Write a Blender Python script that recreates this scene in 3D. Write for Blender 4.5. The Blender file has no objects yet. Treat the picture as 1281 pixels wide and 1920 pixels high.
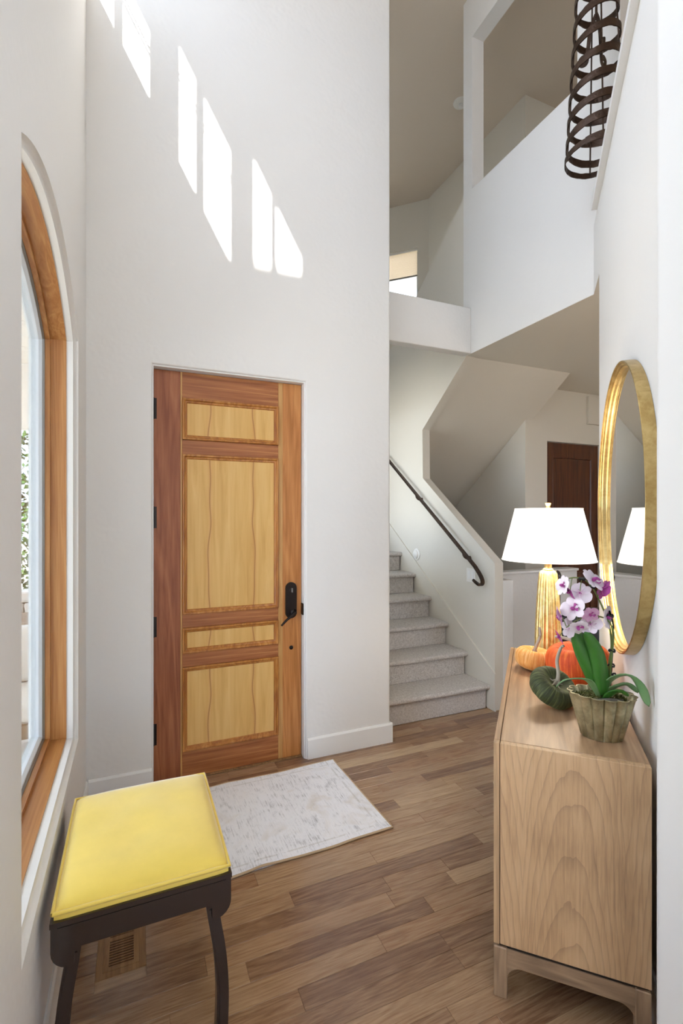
import bpy, bmesh, math, random
from math import sin, cos, pi, radians, sqrt, atan2
from mathutils import Vector, Matrix, noise
random.seed(7)
SC = bpy.context.scene
COL = SC.collection

# ------------------------------------------------------------------ camera
CAM_H = 1.575
cd = bpy.data.cameras.new('camera'); cam = bpy.data.objects.new('camera', cd); COL.objects.link(cam)
cam.location = (0, 0, CAM_H); cam.rotation_euler = (radians(90), 0, radians(-23.31))
cd.sensor_fit = 'VERTICAL'; cd.sensor_height = 36.0; cd.sensor_width = 24.0
cd.lens = 908.1 / 1920 * 36.0
cd.shift_y = 9.7 / 1920
cd.clip_start = 0.02
SC.camera = cam

# ------------------------------------------------------------------ world, sun, exposure
SC.view_settings.view_transform = 'Standard'
SC.view_settings.look = 'None'
SC.view_settings.gamma = 1.0
SC.view_settings.use_curve_mapping = False
SC.view_settings.exposure = 1.8
world = bpy.data.worlds.new('sky'); SC.world = world; world.use_nodes = True
bg = world.node_tree.nodes['Background']
bg.inputs[0].default_value = (0.67, 0.79, 1.0, 1)
bg.inputs[1].default_value = 2.2
K = 0.5                                   # sun travel: x per unit y
M_ = 1.787 * K                            # drop per unit y
sd = bpy.data.lights.new('sun', 'SUN'); sun = bpy.data.objects.new('sun', sd); COL.objects.link(sun)
sd.energy = 9.0; sd.angle = radians(0.6); sd.color = (1.0, 0.97, 0.93)
sun.rotation_euler = Vector((K, 1, -M_)).to_track_quat('-Z', 'Y').to_euler()
sun.location = (-3, -6, 9)
try:
    SC.cycles.use_denoising = True
    SC.cycles.max_bounces = 8; SC.cycles.diffuse_bounces = 5; SC.cycles.glossy_bounces = 4
    SC.cycles.use_adaptive_sampling = True; SC.cycles.adaptive_threshold = .05
    SC.cycles.transparent_max_bounces = 12
    SC.cycles.sample_clamp_indirect = 6.0
    SC.cycles.caustics_reflective = False; SC.cycles.caustics_refractive = False
except Exception:
    pass

# ------------------------------------------------------------------ helpers: materials
def lin(h):
    h = h.lstrip('#'); r = []
    for i in (0, 2, 4):
        c = int(h[i:i+2], 16) / 255
        r.append(c / 12.92 if c <= 0.04045 else ((c + 0.055) / 1.055) ** 2.4)
    return (r[0], r[1], r[2], 1)

class NT:
    def __init__(s, name):
        s.m = bpy.data.materials.new(name); s.m.use_nodes = True
        s.t = s.m.node_tree; s.b = s.t.nodes['Principled BSDF']
    def n(s, typ, **kw):
        nd = s.t.nodes.new(typ)
        for k, v in kw.items():
            if k.startswith('i_'):
                nd.inputs[k[2:].replace('_', ' ')].default_value = v
            else: setattr(nd, k, v)
        return nd
    def l(s, a, b): s.t.links.new(a, b)
    def math(s, op, a, b=None, c=None):
        nd = s.t.nodes.new('ShaderNodeMath'); nd.operation = op
        for i, v in enumerate((a, b, c)):
            if v is None: continue
            if isinstance(v, (int, float)): nd.inputs[i].default_value = v
            else: s.l(v, nd.inputs[i])
        return nd.outputs[0]
    def mix(s, fac, a, b, mode='MIX'):
        nd = s.t.nodes.new('ShaderNodeMix'); nd.data_type = 'RGBA'; nd.blend_type = mode
        for i, v in ((0, fac), (6, a), (7, b)):
            if isinstance(v, (int, float)): nd.inputs[i].default_value = v
            elif isinstance(v, tuple): nd.inputs[i].default_value = v
            else: s.l(v, nd.inputs[i])
        return nd.outputs[2]
    def ramp(s, fac, stops):
        nd = s.t.nodes.new('ShaderNodeValToRGB'); cr = nd.color_ramp
        while len(cr.elements) < len(stops): cr.elements.new(0.5)
        for e, (p, c) in zip(cr.elements, stops): e.position = p; e.color = c
        s.l(fac, nd.inputs[0]); return nd.outputs[0]
    def coord(s, scale=(1, 1, 1), loc=None, rot=(0, 0, 0)):
        tc = s.t.nodes.new('ShaderNodeTexCoord'); mp = s.t.nodes.new('ShaderNodeMapping')
        mp.inputs['Scale'].default_value = scale; mp.inputs['Rotation'].default_value = rot
        if loc is not None and not isinstance(loc, tuple): s.l(loc, mp.inputs['Location'])
        elif loc: mp.inputs['Location'].default_value = loc
        s.l(tc.outputs['Object'], mp.inputs[0]); return mp.outputs[0]
    def noise(s, vec, scale, detail=3, rough=.55, dist=0):
        nd = s.t.nodes.new('ShaderNodeTexNoise'); s.l(vec, nd.inputs['Vector'])
        nd.inputs['Scale'].default_value = scale; nd.inputs['Detail'].default_value = detail
        nd.inputs['Roughness'].default_value = rough; nd.inputs['Distortion'].default_value = dist
        return nd.outputs['Fac']
    def bump(s, hgt, strength=.2, dist=.01):
        nd = s.t.nodes.new('ShaderNodeBump'); s.l(hgt, nd.inputs['Height'])
        nd.inputs['Strength'].default_value = strength; nd.inputs['Distance'].default_value = dist
        s.l(nd.outputs[0], s.b.inputs['Normal'])
    def base(s, v):
        if isinstance(v, tuple): s.b.inputs['Base Color'].default_value = v
        else: s.l(v, s.b.inputs['Base Color'])
        return s
    def p(s, **kw):
        for k, v in kw.items(): s.b.inputs[k.replace('_', ' ')].default_value = v
        return s

MAT = {}
def simple(name, col, rough=.5, metal=0.0, bump=None, var=0.0, **kw):
    N = NT(name); c = lin(col) if isinstance(col, str) else col
    N.p(Roughness=rough, Metallic=metal, **kw)
    if var:
        f = N.noise(N.coord(), 9, 4)
        N.base(N.mix(f, tuple([x * (1 - var) for x in c[:3]] + [1]), tuple([min(1, x * (1 + var)) for x in c[:3]] + [1])))
    else: N.base(c)
    if bump: N.bump(N.noise(N.coord(), bump[0], 4), bump[1], bump[2] if len(bump) > 2 else .01)
    MAT[name] = N.m; return N.m

def plaster(name, col, sc=6.0, st=.17):
    N = NT(name); v = N.coord()
    N.base(lin(col)); N.p(Roughness=.62)
    a = N.noise(v, sc, 2, .5, .8); b = N.noise(v, sc * 7, 0)
    N.bump(N.math('ADD', N.math('MULTIPLY', a, .8), N.math('MULTIPLY', b, .25)), st, .02)
    MAT[name] = N.m
plaster('wall_paint', '#e6e4e0')
plaster('ceiling_paint_shaded', '#d8cab8', 5, .08)  # tan of the dim warm light put into the ceiling colour
plaster('wall_paint_shaded', '#dad4c7', 6, .1)  # same paint as the walls, dim warm light put into the colour
simple('trim_paint', '#eae9e6', .35)
simple('white_plastic', '#e9e6df', .35)
simple('iron', '#4a3a30', .40, .85, bump=(38, .7, .008), var=.5)
simple('dark_bronze', '#2c2522', .38, .75)
simple('sash_white', '#dfe6ec', .4)
simple('alu', '#8f8d88', .35, .6)

def wood(name, dark, mid, light, grain=(60, 60, 3.5), rough=.38, rot=(0, 0, 0), bump=.06, fig=1.0, rand=False, coat=0.0):
    """long-fibre wood: the third component of `grain` is the slow axis (local z unless rotated)"""
    N = NT(name)
    loc = None
    if rand:
        oi = N.n('ShaderNodeObjectInfo'); cx = N.n('ShaderNodeCombineXYZ')
        r = N.math('MULTIPLY', oi.outputs['Random'], 37.0)
        for i in range(3): N.l(r, cx.inputs[i])
        loc = cx.outputs[0]
    v = N.coord(grain, loc, rot); f = N.noise(v, 1.0, 6, .6, .6)
    v2 = N.coord(tuple(g * .14 * fig for g in grain), loc, rot); g = N.noise(v2, 1.0, 3, .5, 1.5)
    w = N.math('FRACT', N.math('MULTIPLY', g, 7.0))
    w = N.math('ABSOLUTE', N.math('SUBTRACT', w, .5))
    q = N.math('ADD', N.math('MULTIPLY', f, .72), N.math('MULTIPLY', w, .42))
    c = N.ramp(q, [(.28, lin(dark)), (.5, lin(mid)), (.75, lin(light))])
    N.base(c); N.p(Roughness=rough)
    if coat: N.p(Coat_Weight=coat, Coat_Roughness=.15)
    N.bump(q, bump, .004)
    MAT[name] = N.m; return N
wood('cherry_dark', '#834625', '#9d5d38', '#b3744b', (46, 46, 2.5), .5)
wood('cherry_orange', '#a5682f', '#bf7f44', '#d19657', (46, 46, 2.5), .48)
wood('cherry_rail', '#8a4e24', '#a9693a', '#c68f52', (2.5, 46, 46), .48)
wood('cherry_mould', '#965722', '#b3742f', '#cc9550', (40, 40, 4), .4, coat=.12)
wood('sapwood', '#b98749', '#c99a5e', '#d8ae74', (46, 46, 2.5), .4)
wood('fir', '#a56b37', '#b77f48', '#ca9960', (70, 70, 2.2), .4)
wood('fir_y', '#a56b37', '#b77f48', '#ca9960', (70, 2.2, 70), .35)
wood('walnut_door', '#3a1a0b', '#572c12', '#70401c', (46, 46, 2.5), .35)
wood('oak_side', '#a08261', '#c09c75', '#d2b08a', (42, 42, 3.0), .52, bump=.12, fig=1.6)
wood('oak_top', '#957556', '#ae8b68', '#c2a27e', (42, 3.0, 42), .42, bump=.08)
wood('oak_base', '#826a53', '#a2866a', '#b79c7c', (42, 42, 4), .5, bump=.1)
wood('oak_base_h', '#826a53', '#a2866a', '#b79c7c', (4, 4, 42), .5, bump=.1)
wood('register_wood', '#86603e', '#9d774e', '#b08b60', (60, 5, 60), .45)
simple('groove', '#2b2119', .8)
def cathedral(name):
    N = NT(name)
    tc = N.n('ShaderNodeTexCoord'); sp = N.n('ShaderNodeSeparateXYZ'); N.l(tc.outputs['Object'], sp.inputs[0])
    big = N.noise(N.coord((4, 4, 1.6)), 1.0, 2, .5, .6); wig = N.noise(N.coord((16, 16, 5)), 1.0, 3, .6)
    fine = N.noise(N.coord((150, 150, 7)), 1.0, 4, .65); mot = N.noise(N.coord((7, 7, 3)), 1.0, 3)
    # two flat-sawn boards side by side, each with nested arches
    xx = N.math('ABSOLUTE', N.math('SUBTRACT', N.math('PINGPONG', N.math('ADD', sp.outputs[0], .055), .145), .0))
    xx = N.math('SUBTRACT', xx, .01)
    v = N.math('MULTIPLY', xx, 7.5); w = N.math('MULTIPLY', N.math('ADD', sp.outputs[2], .55), .8)
    d = N.math('SQRT', N.math('ADD', N.math('MULTIPLY', v, v), N.math('MULTIPLY', w, w)))
    d = N.math('ADD', d, N.math('ADD', N.math('MULTIPLY', big, .42), N.math('MULTIPLY', wig, .07)))
    fr = N.math('FRACT', N.math('MULTIPLY', d, 10.0))
    ln = N.math('POWER', fr, 5.0)
    c = N.ramp(N.math('ADD', N.math('MULTIPLY', mot, .5), N.math('MULTIPLY', fine, .5)), [(.32, lin('#a98764')), (.5, lin('#c9a47b')), (.7, lin('#d8b68e'))])
    c = N.mix(N.math('MULTIPLY', ln, .34), c, lin('#6d5542'))
    N.base(c); N.p(Roughness=.5); N.bump(N.math('ADD', fine, N.math('MULTIPLY', ln, -.6)), .14, .004); MAT[name] = N.m
cathedral('oak_cathedral')

def panel_mat(name, half):
    N = NT(name)
    tc = N.n('ShaderNodeTexCoord'); sp = N.n('ShaderNodeSeparateXYZ'); N.l(tc.outputs['Object'], sp.inputs[0])
    ax = N.math('ABSOLUTE', sp.outputs[0])
    v = N.coord((0, 0, 2.2)); wob = N.noise(v, 1.0, 1.0)
    v1 = N.coord((26, 26, 1.6)); f = N.noise(v1, 1.0, 5, .55, .8)
    tgt = N.math('ADD', half, N.math('MULTIPLY', N.math('SUBTRACT', wob, .5), .10))
    d = N.math('ABSOLUTE', N.math('SUBTRACT', ax, tgt))
    ln = N.math('SUBTRACT', 1.0, N.math('MINIMUM', 1.0, N.math('DIVIDE', d, .0055)))
    halo = N.math('SUBTRACT', 1.0, N.math('MINIMUM', 1.0, N.math('DIVIDE', d, .03)))
    c = N.ramp(f, [(.25, lin('#cb9a50')), (.5, lin('#dbaf66')), (.8, lin('#e6c07c'))])
    c = N.mix(N.math('MULTIPLY', halo, .35), c, lin('#c98e4c'))
    c = N.mix(N.math('MULTIPLY', ln, .8), c, lin('#9a5b26'))
    N.base(c); N.p(Roughness=.5)
    MAT[name] = N.m
panel_mat('maple_panel', .135)

# floor boards: colour varies per board
def plank_mat():
    N = NT('floor_board')
    oi = N.n('ShaderNodeObjectInfo'); rnd = oi.outputs['Random']
    cx = N.n('ShaderNodeCombineXYZ'); r = N.math('MULTIPLY', rnd, 61.0)
    for i in range(3): N.l(r, cx.inputs[i])
    v = N.coord((9, 150, 150), cx.outputs[0]); f = N.noise(v, 1.0, 5, .7, .3)
    v2 = N.coord((1.1, 13, 13), cx.outputs[0]); g = N.noise(v2, 1.0, 3, .5, 1.2)
    g = N.math('ABSOLUTE', N.math('SUBTRACT', N.math('FRACT', N.math('MULTIPLY', g, 6.0)), .5))
    tone = N.ramp(rnd, [(0, lin('#855f49')), (.18, lin('#997457')), (.4, lin('#b08b6b')), (.65, lin('#b79674')), (.82, lin('#a57b5c')), (.93, lin('#cbad89')), (1, lin('#d1b592'))])
    q = N.math('ADD', N.math('MULTIPLY', f, .75), N.math('MULTIPLY', g, .34))
    dk = N.mix(1.0, tone, (.6, .54, .5, 1), 'MULTIPLY'); lt = N.mix(.3, tone, lin('#d2b48c'))
    fac = N.ramp(q, [(.3, (0, 0, 0, 1)), (.75, (1, 1, 1, 1))])
    N.base(N.mix(fac, dk, lt)); N.p(Roughness=.25, Coat_Weight=.35, Coat_Roughness=.18)
    N.b.inputs['Specular IOR Level'].default_value = .55
    N.bump(q, .1, .003); MAT['floor_board'] = N.m
plank_mat()

def carpet_mat():
    N = NT('carpet'); v = N.coord()
    a = N.noise(v, 190, 2); b = N.noise(v, 60, 3)
    q = N.math('ADD', N.math('MULTIPLY', a, .6), N.math('MULTIPLY', b, .4))
    N.base(N.ramp(q, [(.35, lin('#a29a93')), (.5, lin('#c4beb8')), (.68, lin('#ddd8d3'))])); N.p(Roughness=.95)
    N.bump(q, .7, .006); MAT['carpet'] = N.m
carpet_mat()

def rug_mat():
    N = NT('rug_pile')
    v = N.coord((150, 11, 1)); st = N.noise(v, 1.0, 4, .7)
    v2 = N.coord(); big = N.noise(v2, 5.0, 4, .6, .8); mid = N.noise(v2, 16, 5, .7)
    tc = N.n('ShaderNodeTexCoord'); sp = N.n('ShaderNodeSeparateXYZ'); N.l(tc.outputs['Object'], sp.inputs[0])
    q = N.math('ADD', N.math('MULTIPLY', st, .55), N.math('ADD', N.math('MULTIPLY', big, .3), N.math('MULTIPLY', mid, .35)))
    c = N.ramp(q, [(.40, lin('#a6a7ab')), (.50, lin('#d0d2d8')), (.57, lin('#f0f2f8')), (.8, lin('#f8f9fd'))])
    c = N.mix(N.ramp(big, [(.55, (0, 0, 0, 1)), (.72, (.3, .3, .3, 1))]), c, lin('#b9a98d'))
    c = N.mix(N.ramp(mid, [(.6, (0, 0, 0, 1)), (.78, (.5, .5, .5, 1))]), c, lin('#8f95a3'))
    # faded border line near the edges
    bx = N.math('ABSOLUTE', N.math('SUBTRACT', N.math('ABSOLUTE', sp.outputs[0]), .545))
    by = N.math('ABSOLUTE', N.math('SUBTRACT', N.math('ABSOLUTE', sp.outputs[1]), .328))
    dd = N.math('MINIMUM', bx, by)
    bl = N.math('MULTIPLY', N.math('LESS_THAN', dd, .005), N.math('MULTIPLY', N.math('GREATER_THAN', mid, .47), .25))
    c = N.mix(bl, c, lin('#9d978e'))
    N.base(c); N.p(Roughness=.95); N.bump(st, .5, .004); MAT['rug_pile'] = N.m
rug_mat()
simple('rug_binding', '#bda484', .9, bump=(150, .4, .003))

def velvet(name, dark, mid, light, streaks=26, rot=(0, 0)):
    N = NT(name)
    Mi = (Matrix.Rotation(rot[1], 3, 'Z') @ Matrix.Rotation(rot[0], 3, 'Y')).transposed()
    sp = N.n('ShaderNodeSeparateXYZ'); N.l(N.coord(rot=tuple(Mi.to_euler())), sp.inputs[0])
    ang = N.math('ARCTAN2', sp.outputs[1], sp.outputs[0])
    rad = N.math('SQRT', N.math('ADD', N.math('POWER', sp.outputs[0], 2), N.math('POWER', sp.outputs[1], 2)))
    cx = N.n('ShaderNodeCombineXYZ'); N.l(N.math('MULTIPLY', ang, streaks / 3), cx.inputs[0]); N.l(N.math('MULTIPLY', rad, 10), cx.inputs[1]); N.l(N.math('MULTIPLY', sp.outputs[2], 6), cx.inputs[2])
    s = N.noise(cx.outputs[0], 1.6, 4, .65); b = N.noise(N.coord(), 14, 3)
    q = N.math('ADD', N.math('MULTIPLY', s, .75), N.math('MULTIPLY', b, .25))
    N.base(N.ramp(q, [(.36, lin(dark)), (.52, lin(mid)), (.66, lin(light))]))
    N.p(Roughness=.7, Sheen_Weight=.7, Sheen_Roughness=.35)
    N.b.inputs['Sheen Tint'].default_value = lin(light)
    N.bump(s, .25, .004); MAT[name] = N.m
velvet('velvet_orange', '#c9400c', '#e2581a', '#f5873d', rot=(radians(-4), 0))
velvet('velvet_gold', '#dd8c3c', '#f0a858', '#fbd9a0', rot=(radians(6), radians(20)))
velvet('velvet_green', '#22270f', '#3f4520', '#727b4c', rot=(radians(34), radians(-40)))
simple('dry_stem', '#b3a794', .8, bump=(70, .7, .004), var=.35)

def fabric(name, col, rough=.8, sheen=.3):
    N = NT(name); v = N.coord(); f = N.noise(v, 5, 4, .6); g = N.noise(v, 240, 2)
    c = lin(col)
    N.base(N.mix(f, tuple([x * .82 for x in c[:3]] + [1]), tuple([min(1, x * 1.12 + .02) for x in c[:3]] + [1])))
    N.p(Roughness=rough, Sheen_Weight=sheen, Sheen_Roughness=.4); N.bump(g, .12, .002); MAT[name] = N.m
fabric('yellow_velvet', '#efd058', .55, .8)
fabric('white_cushion', '#e6e3dc')
fabric('shade_cloth', '#e9d9bf')
simple('ebony', '#2a1f1a', .28, 0, Coat_Weight=.4)
simple('black_leather', '#121113', .35, bump=(45, .5, .006))

def brass(name, a, b, rough):
    N = NT(name); f = N.noise(N.coord(), 22, 5, .65, .6)
    N.base(N.ramp(f, [(.35, lin(a)), (.65, lin(b))])); N.p(Metallic=1.0, Roughness=rough); N.bump(f, .06, .002); MAT[name] = N.m
brass('brass', '#b4975f', '#cfb67e', .36)
brass('gilt', '#d2ab62', '#f3dda0', .38)
brass('aged_pot', '#8f8768', '#c2b894', .36)
MAT['aged_pot'].node_tree.nodes['Principled BSDF'].inputs['Metallic'].default_value = .7
simple('mirror_glass', (.83, .84, .83, 1), .01, 1.0)

def glassmat():
    N = NT('glass'); t = N.t
    tr = N.n('ShaderNodeBsdfTransparent'); gl = N.n('ShaderNodeBsdfGlossy'); gl.inputs['Roughness'].default_value = .02
    tr.inputs[0].default_value = (.97, .985, .98, 1)
    fr = N.n('ShaderNodeFresnel'); fr.inputs[0].default_value = 1.45
    mx = N.n('ShaderNodeMixShader'); N.l(N.math('MULTIPLY', fr.outputs[0], .6), mx.inputs[0]); N.l(tr.outputs[0], mx.inputs[1]); N.l(gl.outputs[0], mx.inputs[2])
    N.l(mx.outputs[0], t.nodes['Material Output'].inputs['Surface']); MAT['glass'] = N.m
glassmat()

def shade_mat():
    N = NT('lamp_shade_linen'); g = N.noise(N.coord((120, 120, 120)), 1, 2)
    N.base(lin('#f6efe2')); N.p(Roughness=.85)
    N.b.inputs['Emission Color'].default_value = (1.0, .95, .88, 1); N.b.inputs['Emission Strength'].default_value = .45
    N.bump(g, .06, .001); MAT['lamp_shade_linen'] = N.m
shade_mat()

def translucent(name, col, amt=.6):
    N = NT(name); t = N.t; N.base(lin(col)); N.p(Roughness=.9)
    tr = N.n('ShaderNodeBsdfTranslucent'); tr.inputs[0].default_value = lin(col)
    mx = N.n('ShaderNodeMixShader'); mx.inputs[0].default_value = amt
    N.l(N.b.outputs[0], mx.inputs[1]); N.l(tr.outputs[0], mx.inputs[2]); N.l(mx.outputs[0], t.nodes['Material Output'].inputs['Surface']); MAT[name] = N.m
translucent('cell_shade', '#eedec5', .6)

def leafmat(name, a, b):
    N = NT(name); f = N.noise(N.coord((9, 9, 9)), 1.5, 3)
    N.base(N.mix(f, lin(a), lin(b))); N.p(Roughness=.32, Subsurface_Weight=.0); MAT[name] = N.m
leafmat('orchid_leaf', '#295a1d', '#437c2c')
leafmat('orchid_leaf_pale', '#5f8b52', '#86a877')
leafmat('stem_green', '#5c7238', '#8a9a52')
leafmat('moss', '#4a5526', '#7f7a3f')
leafmat('hedge_leaf', '#2c4a22', '#55753a')
def petalmat():
    N = NT('petal')
    tc = N.n('ShaderNodeTexCoord'); sp = N.n('ShaderNodeSeparateXYZ'); N.l(tc.outputs['Object'], sp.inputs[0])
    r = N.math('MULTIPLY', sp.outputs[0], 24.0); f = N.noise(N.coord((60, 60, 60)), 1, 2)
    q = N.math('ADD', N.math('MULTIPLY', r, .8), N.math('MULTIPLY', f, .3))
    N.base(N.ramp(q, [(.1, lin('#d9a9c6')), (.45, lin('#efe3ea')), (.85, lin('#f3e6ee')), (1, lin('#e2bfd6'))])); N.p(Roughness=.55); MAT['petal'] = N.m
    N = NT('petal_pink'); f = N.noise(N.coord((50, 50, 50)), 1, 3)
    N.base(N.mix(f, lin('#c07aa9'), lin('#e3bdd6'))); N.p(Roughness=.55); MAT['petal_pink'] = N.m
    N = NT('petal_magenta'); f = N.noise(N.coord((70, 70, 70)), 1, 3)
    N.base(N.mix(f, lin('#8e2a72'), lin('#c65bb0'))); N.p(Roughness=.5); MAT['petal_magenta'] = N.m
petalmat()
simple('clip_black', '#1d2226', .4)
simple('bark', '#6d645a', .8, var=.3)
simple('deck', '#d9d2c6', .7, var=.12)
simple('stone', '#cfc9c0', .85, bump=(9, .6, .03), var=.2)
simple('teak', '#8d7a66', .6, var=.2)
simple('porch_paint', '#f1efe9', .5)

# ------------------------------------------------------------------ helpers: geometry
def new_obj(name, bm, mat, parent=None, smooth=None, loc=None, rot=None):
    bmesh.ops.recalc_face_normals(bm, faces=bm.faces[:])
    me = bpy.data.meshes.new(name)
    if smooth:
        for f in bm.faces: f.smooth = True
    bm.to_mesh(me); bm.free()
    if mat: me.materials.append(MAT[mat] if isinstance(mat, str) else mat)
    if smooth and smooth is not True:
        try: me.set_sharp_from_angle(angle=radians(smooth))
        except Exception: pass
    o = bpy.data.objects.new(name, me); COL.objects.link(o)
    if parent: o.parent = parent
    if loc: o.location = loc
    if rot: o.rotation_euler = rot
    return o
def tag(o, label=None, cat=None, group=None, kind=None):
    if label: o['label'] = label
    if cat: o['category'] = cat
    if group: o['group'] = group
    if kind: o['kind'] = kind
    return o
def thing(name, label, cat, loc=(0, 0, 0), rz=0, group=None):
    o = bpy.data.objects.new(name, None); COL.objects.link(o); o.location = loc; o.rotation_euler = (0, 0, rz)
    o.empty_display_size = .05
    return tag(o, label, cat, group)
def struct(o, label=None):
    o['kind'] = 'structure'
    if label: o['label'] = label
    return o
def B(): return bmesh.new()
def box(bm, x0, x1, y0, y1, z0, z1, bev=0.0, seg=2):
    r = bmesh.ops.create_cube(bm, size=1.0); vs = r['verts']
    bmesh.ops.scale(bm, vec=(x1 - x0, y1 - y0, z1 - z0), verts=vs)
    bmesh.ops.translate(bm, vec=((x0 + x1) / 2, (y0 + y1) / 2, (z0 + z1) / 2), verts=vs)
    if bev:
        es = list({e for v in vs for e in v.link_edges})
        bmesh.ops.bevel(bm, geom=es, offset=bev, segments=seg, profile=.5, affect='EDGES')
    return bm
def prism(bm, poly, c0, c1, mp=lambda a, b, c: (a, b, c), holes=()):
    """polygon (a,b) with holes, extruded from c0 to c1"""
    loops = [poly] + list(holes)
    if not holes:
        v0 = [bm.verts.new(mp(a, b, c0)) for a, b in poly]; v1 = [bm.verts.new(mp(a, b, c1)) for a, b in poly]
        bm.faces.new(v0); bm.faces.new(v1[::-1])
        n = len(poly)
        for i in range(n): bm.faces.new((v0[i], v1[i], v1[(i + 1) % n], v0[(i + 1) % n]))
        return bm
    tmp = bmesh.new(); es = []; idx = {}
    for L in loops:
        vv = [tmp.verts.new((a, b, 0)) for a, b in L]
        for i in range(len(vv)): es.append(tmp.edges.new((vv[i], vv[(i + 1) % len(vv)])))
    bmesh.ops.triangle_fill(tmp, use_beauty=True, use_dissolve=False, edges=es, normal=(0, 0, 1))
    tmp.verts.ensure_lookup_table(); tmp.verts.index_update()
    v0 = [bm.verts.new(mp(v.co.x, v.co.y, c0)) for v in tmp.verts]; v1 = [bm.verts.new(mp(v.co.x, v.co.y, c1)) for v in tmp.verts]
    for f in tmp.faces:
        ii = [v.index for v in f.verts]
        bm.faces.new([v0[i] for i in ii]); bm.faces.new([v1[i] for i in ii[::-1]])
    k = 0
    for L in loops:
        n = len(L)
        for i in range(n):
            a, b = k + i, k + (i + 1) % n
            bm.faces.new((v0[a], v1[a], v1[b], v0[b]))
        k += n
    tmp.free(); return bm
def lathe(bm, prof, n=32, cx=0, cy=0, sx=1, sy=1, flute=None):
    rings = []
    for r, z in prof:
        ring = []
        for i in range(n):
            t = 2 * pi * i / n; rr = r * (1 + (flute(t, z) if flute else 0))
            ring.append(bm.verts.new((cx + rr * cos(t) * sx, cy + rr * sin(t) * sy, z)))
        rings.append(ring)
    for a, b in zip(rings, rings[1:]):
        for i in range(n): bm.faces.new((a[i], a[(i + 1) % n], b[(i + 1) % n], b[i]))
    if prof[0][0] > 1e-6: bm.faces.new(rings[0][::-1])
    if prof[-1][0] > 1e-6: bm.faces.new(rings[-1])
    bmesh.ops.remove_doubles(bm, verts=bm.verts[:], dist=1e-6)
    return bm
def spline(pts, n):
    pts = [Vector(p) for p in pts]; out = []
    for i in range(len(pts) - 1):
        p0 = pts[max(i - 1, 0)]; p1 = pts[i]; p2 = pts[i + 1]; p3 = pts[min(i + 2, len(pts) - 1)]
        for k in range(n):
            t = k / n
            out.append(.5 * ((2 * p1) + (p2 - p0) * t + (2 * p0 - 5 * p1 + 4 * p2 - p3) * t * t + (3 * p1 - p0 - 3 * p2 + p3) * t ** 3))
    out.append(pts[-1]); return out
def tube(bm, path, rad, n=10, flat=(1, 1), up=(0, 0, 1), cap=True):
    path = [Vector(p) for p in path]; m = len(path); rings = []
    ref = Vector(up)
    for i, p in enumerate(path):
        d = (path[min(i + 1, m - 1)] - path[max(i - 1, 0)]).normalized()
        s = d.cross(ref)
        if s.length < 1e-4: s = d.cross(Vector((1, 0, 0)))
        s.normalize(); u = s.cross(d).normalized()
        r = rad(i / (m - 1)) if callable(rad) else rad
        rings.append([bm.verts.new(p + s * (r * flat[0] * cos(2 * pi * k / n)) + u * (r * flat[1] * sin(2 * pi * k / n))) for k in range(n)])
    for a, b in zip(rings, rings[1:]):
        for k in range(n): bm.faces.new((a[k], a[(k + 1) % n], b[(k + 1) % n], b[k]))
    if cap:
        bm.faces.new(rings[0][::-1]); bm.faces.new(rings[-1])
    return bm
def bar(bm, path, w, h, up=(0, 0, 1)):
    """rectangular section swept along a path"""
    path = [Vector(p) for p in path]; m = len(path); rings = []
    for i, p in enumerate(path):
        d = (path[min(i + 1, m - 1)] - path[max(i - 1, 0)]).normalized()
        s = d.cross(Vector(up)).normalized(); u = s.cross(d).normalized()
        ww = w(i / (m - 1)) if callable(w) else w; hh = h(i / (m - 1)) if callable(h) else h
        rings.append([bm.verts.new(p + s * (a * ww / 2) + u * (b * hh / 2)) for a, b in ((-1, -1), (1, -1), (1, 1), (-1, 1))])
    for a, b in zip(rings, rings[1:]):
        for k in range(4): bm.faces.new((a[k], a[(k + 1) % 4], b[(k + 1) % 4], b[k]))
    bm.faces.new(rings[0][::-1]); bm.faces.new(rings[-1]); return bm
def offset(path, d):
    """inward offset of a closed ccw path with mitred corners"""
    n = len(path); out = []
    for i in range(n):
        p0, p1, p2 = (Vector(path[(i + k) % n]) for k in (-1, 0, 1))
        e0 = (p1 - p0).normalized(); e1 = (p2 - p1).normalized()
        n0 = Vector((-e0.y, e0.x)); n1 = Vector((-e1.y, e1.x)); m = (n0 + n1)
        m = m / max(.2, m.dot(n0)); out.append(tuple(p1 + m * d))
    return out
def ring(bm, path, prof, mp, rng=None, closed_prof=True):
    """sweep a profile [(inward d, c)] round a closed ccw path; rng = vertex index range for a partial sweep"""
    offs = [offset(path, d) for d, c in prof]; n = len(path)
    idx = list(range(n)) + [0] if rng is None else list(range(rng[0], rng[1] + 1))
    rows = []
    for i in idx: rows.append([bm.verts.new(mp(*offs[k][i % n], prof[k][1])) for k in range(len(prof))])
    m = len(prof)
    for a, b in zip(rows, rows[1:]):
        for k in range(m if closed_prof else m - 1):
            bm.faces.new((a[k], b[k], b[(k + 1) % m], a[(k + 1) % m]))
    if rng is not None and closed_prof:
        bm.faces.new(rows[0]); bm.faces.new(rows[-1][::-1])
    if rng is None: bmesh.ops.remove_doubles(bm, verts=bm.verts[:], dist=1e-6)
    return bm
YZ = lambda a, b, c: (c, a, b)       # a=y b=z c=x
XZ = lambda a, b, c: (a, c, b)       # a=x b=z c=y
R2 = sqrt(2)
def G(xl, yl, z=0): return ((xl + yl) / R2, (yl - xl) / R2, z)   # diagonal-wall frame -> world
DIAG = -pi / 4

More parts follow.
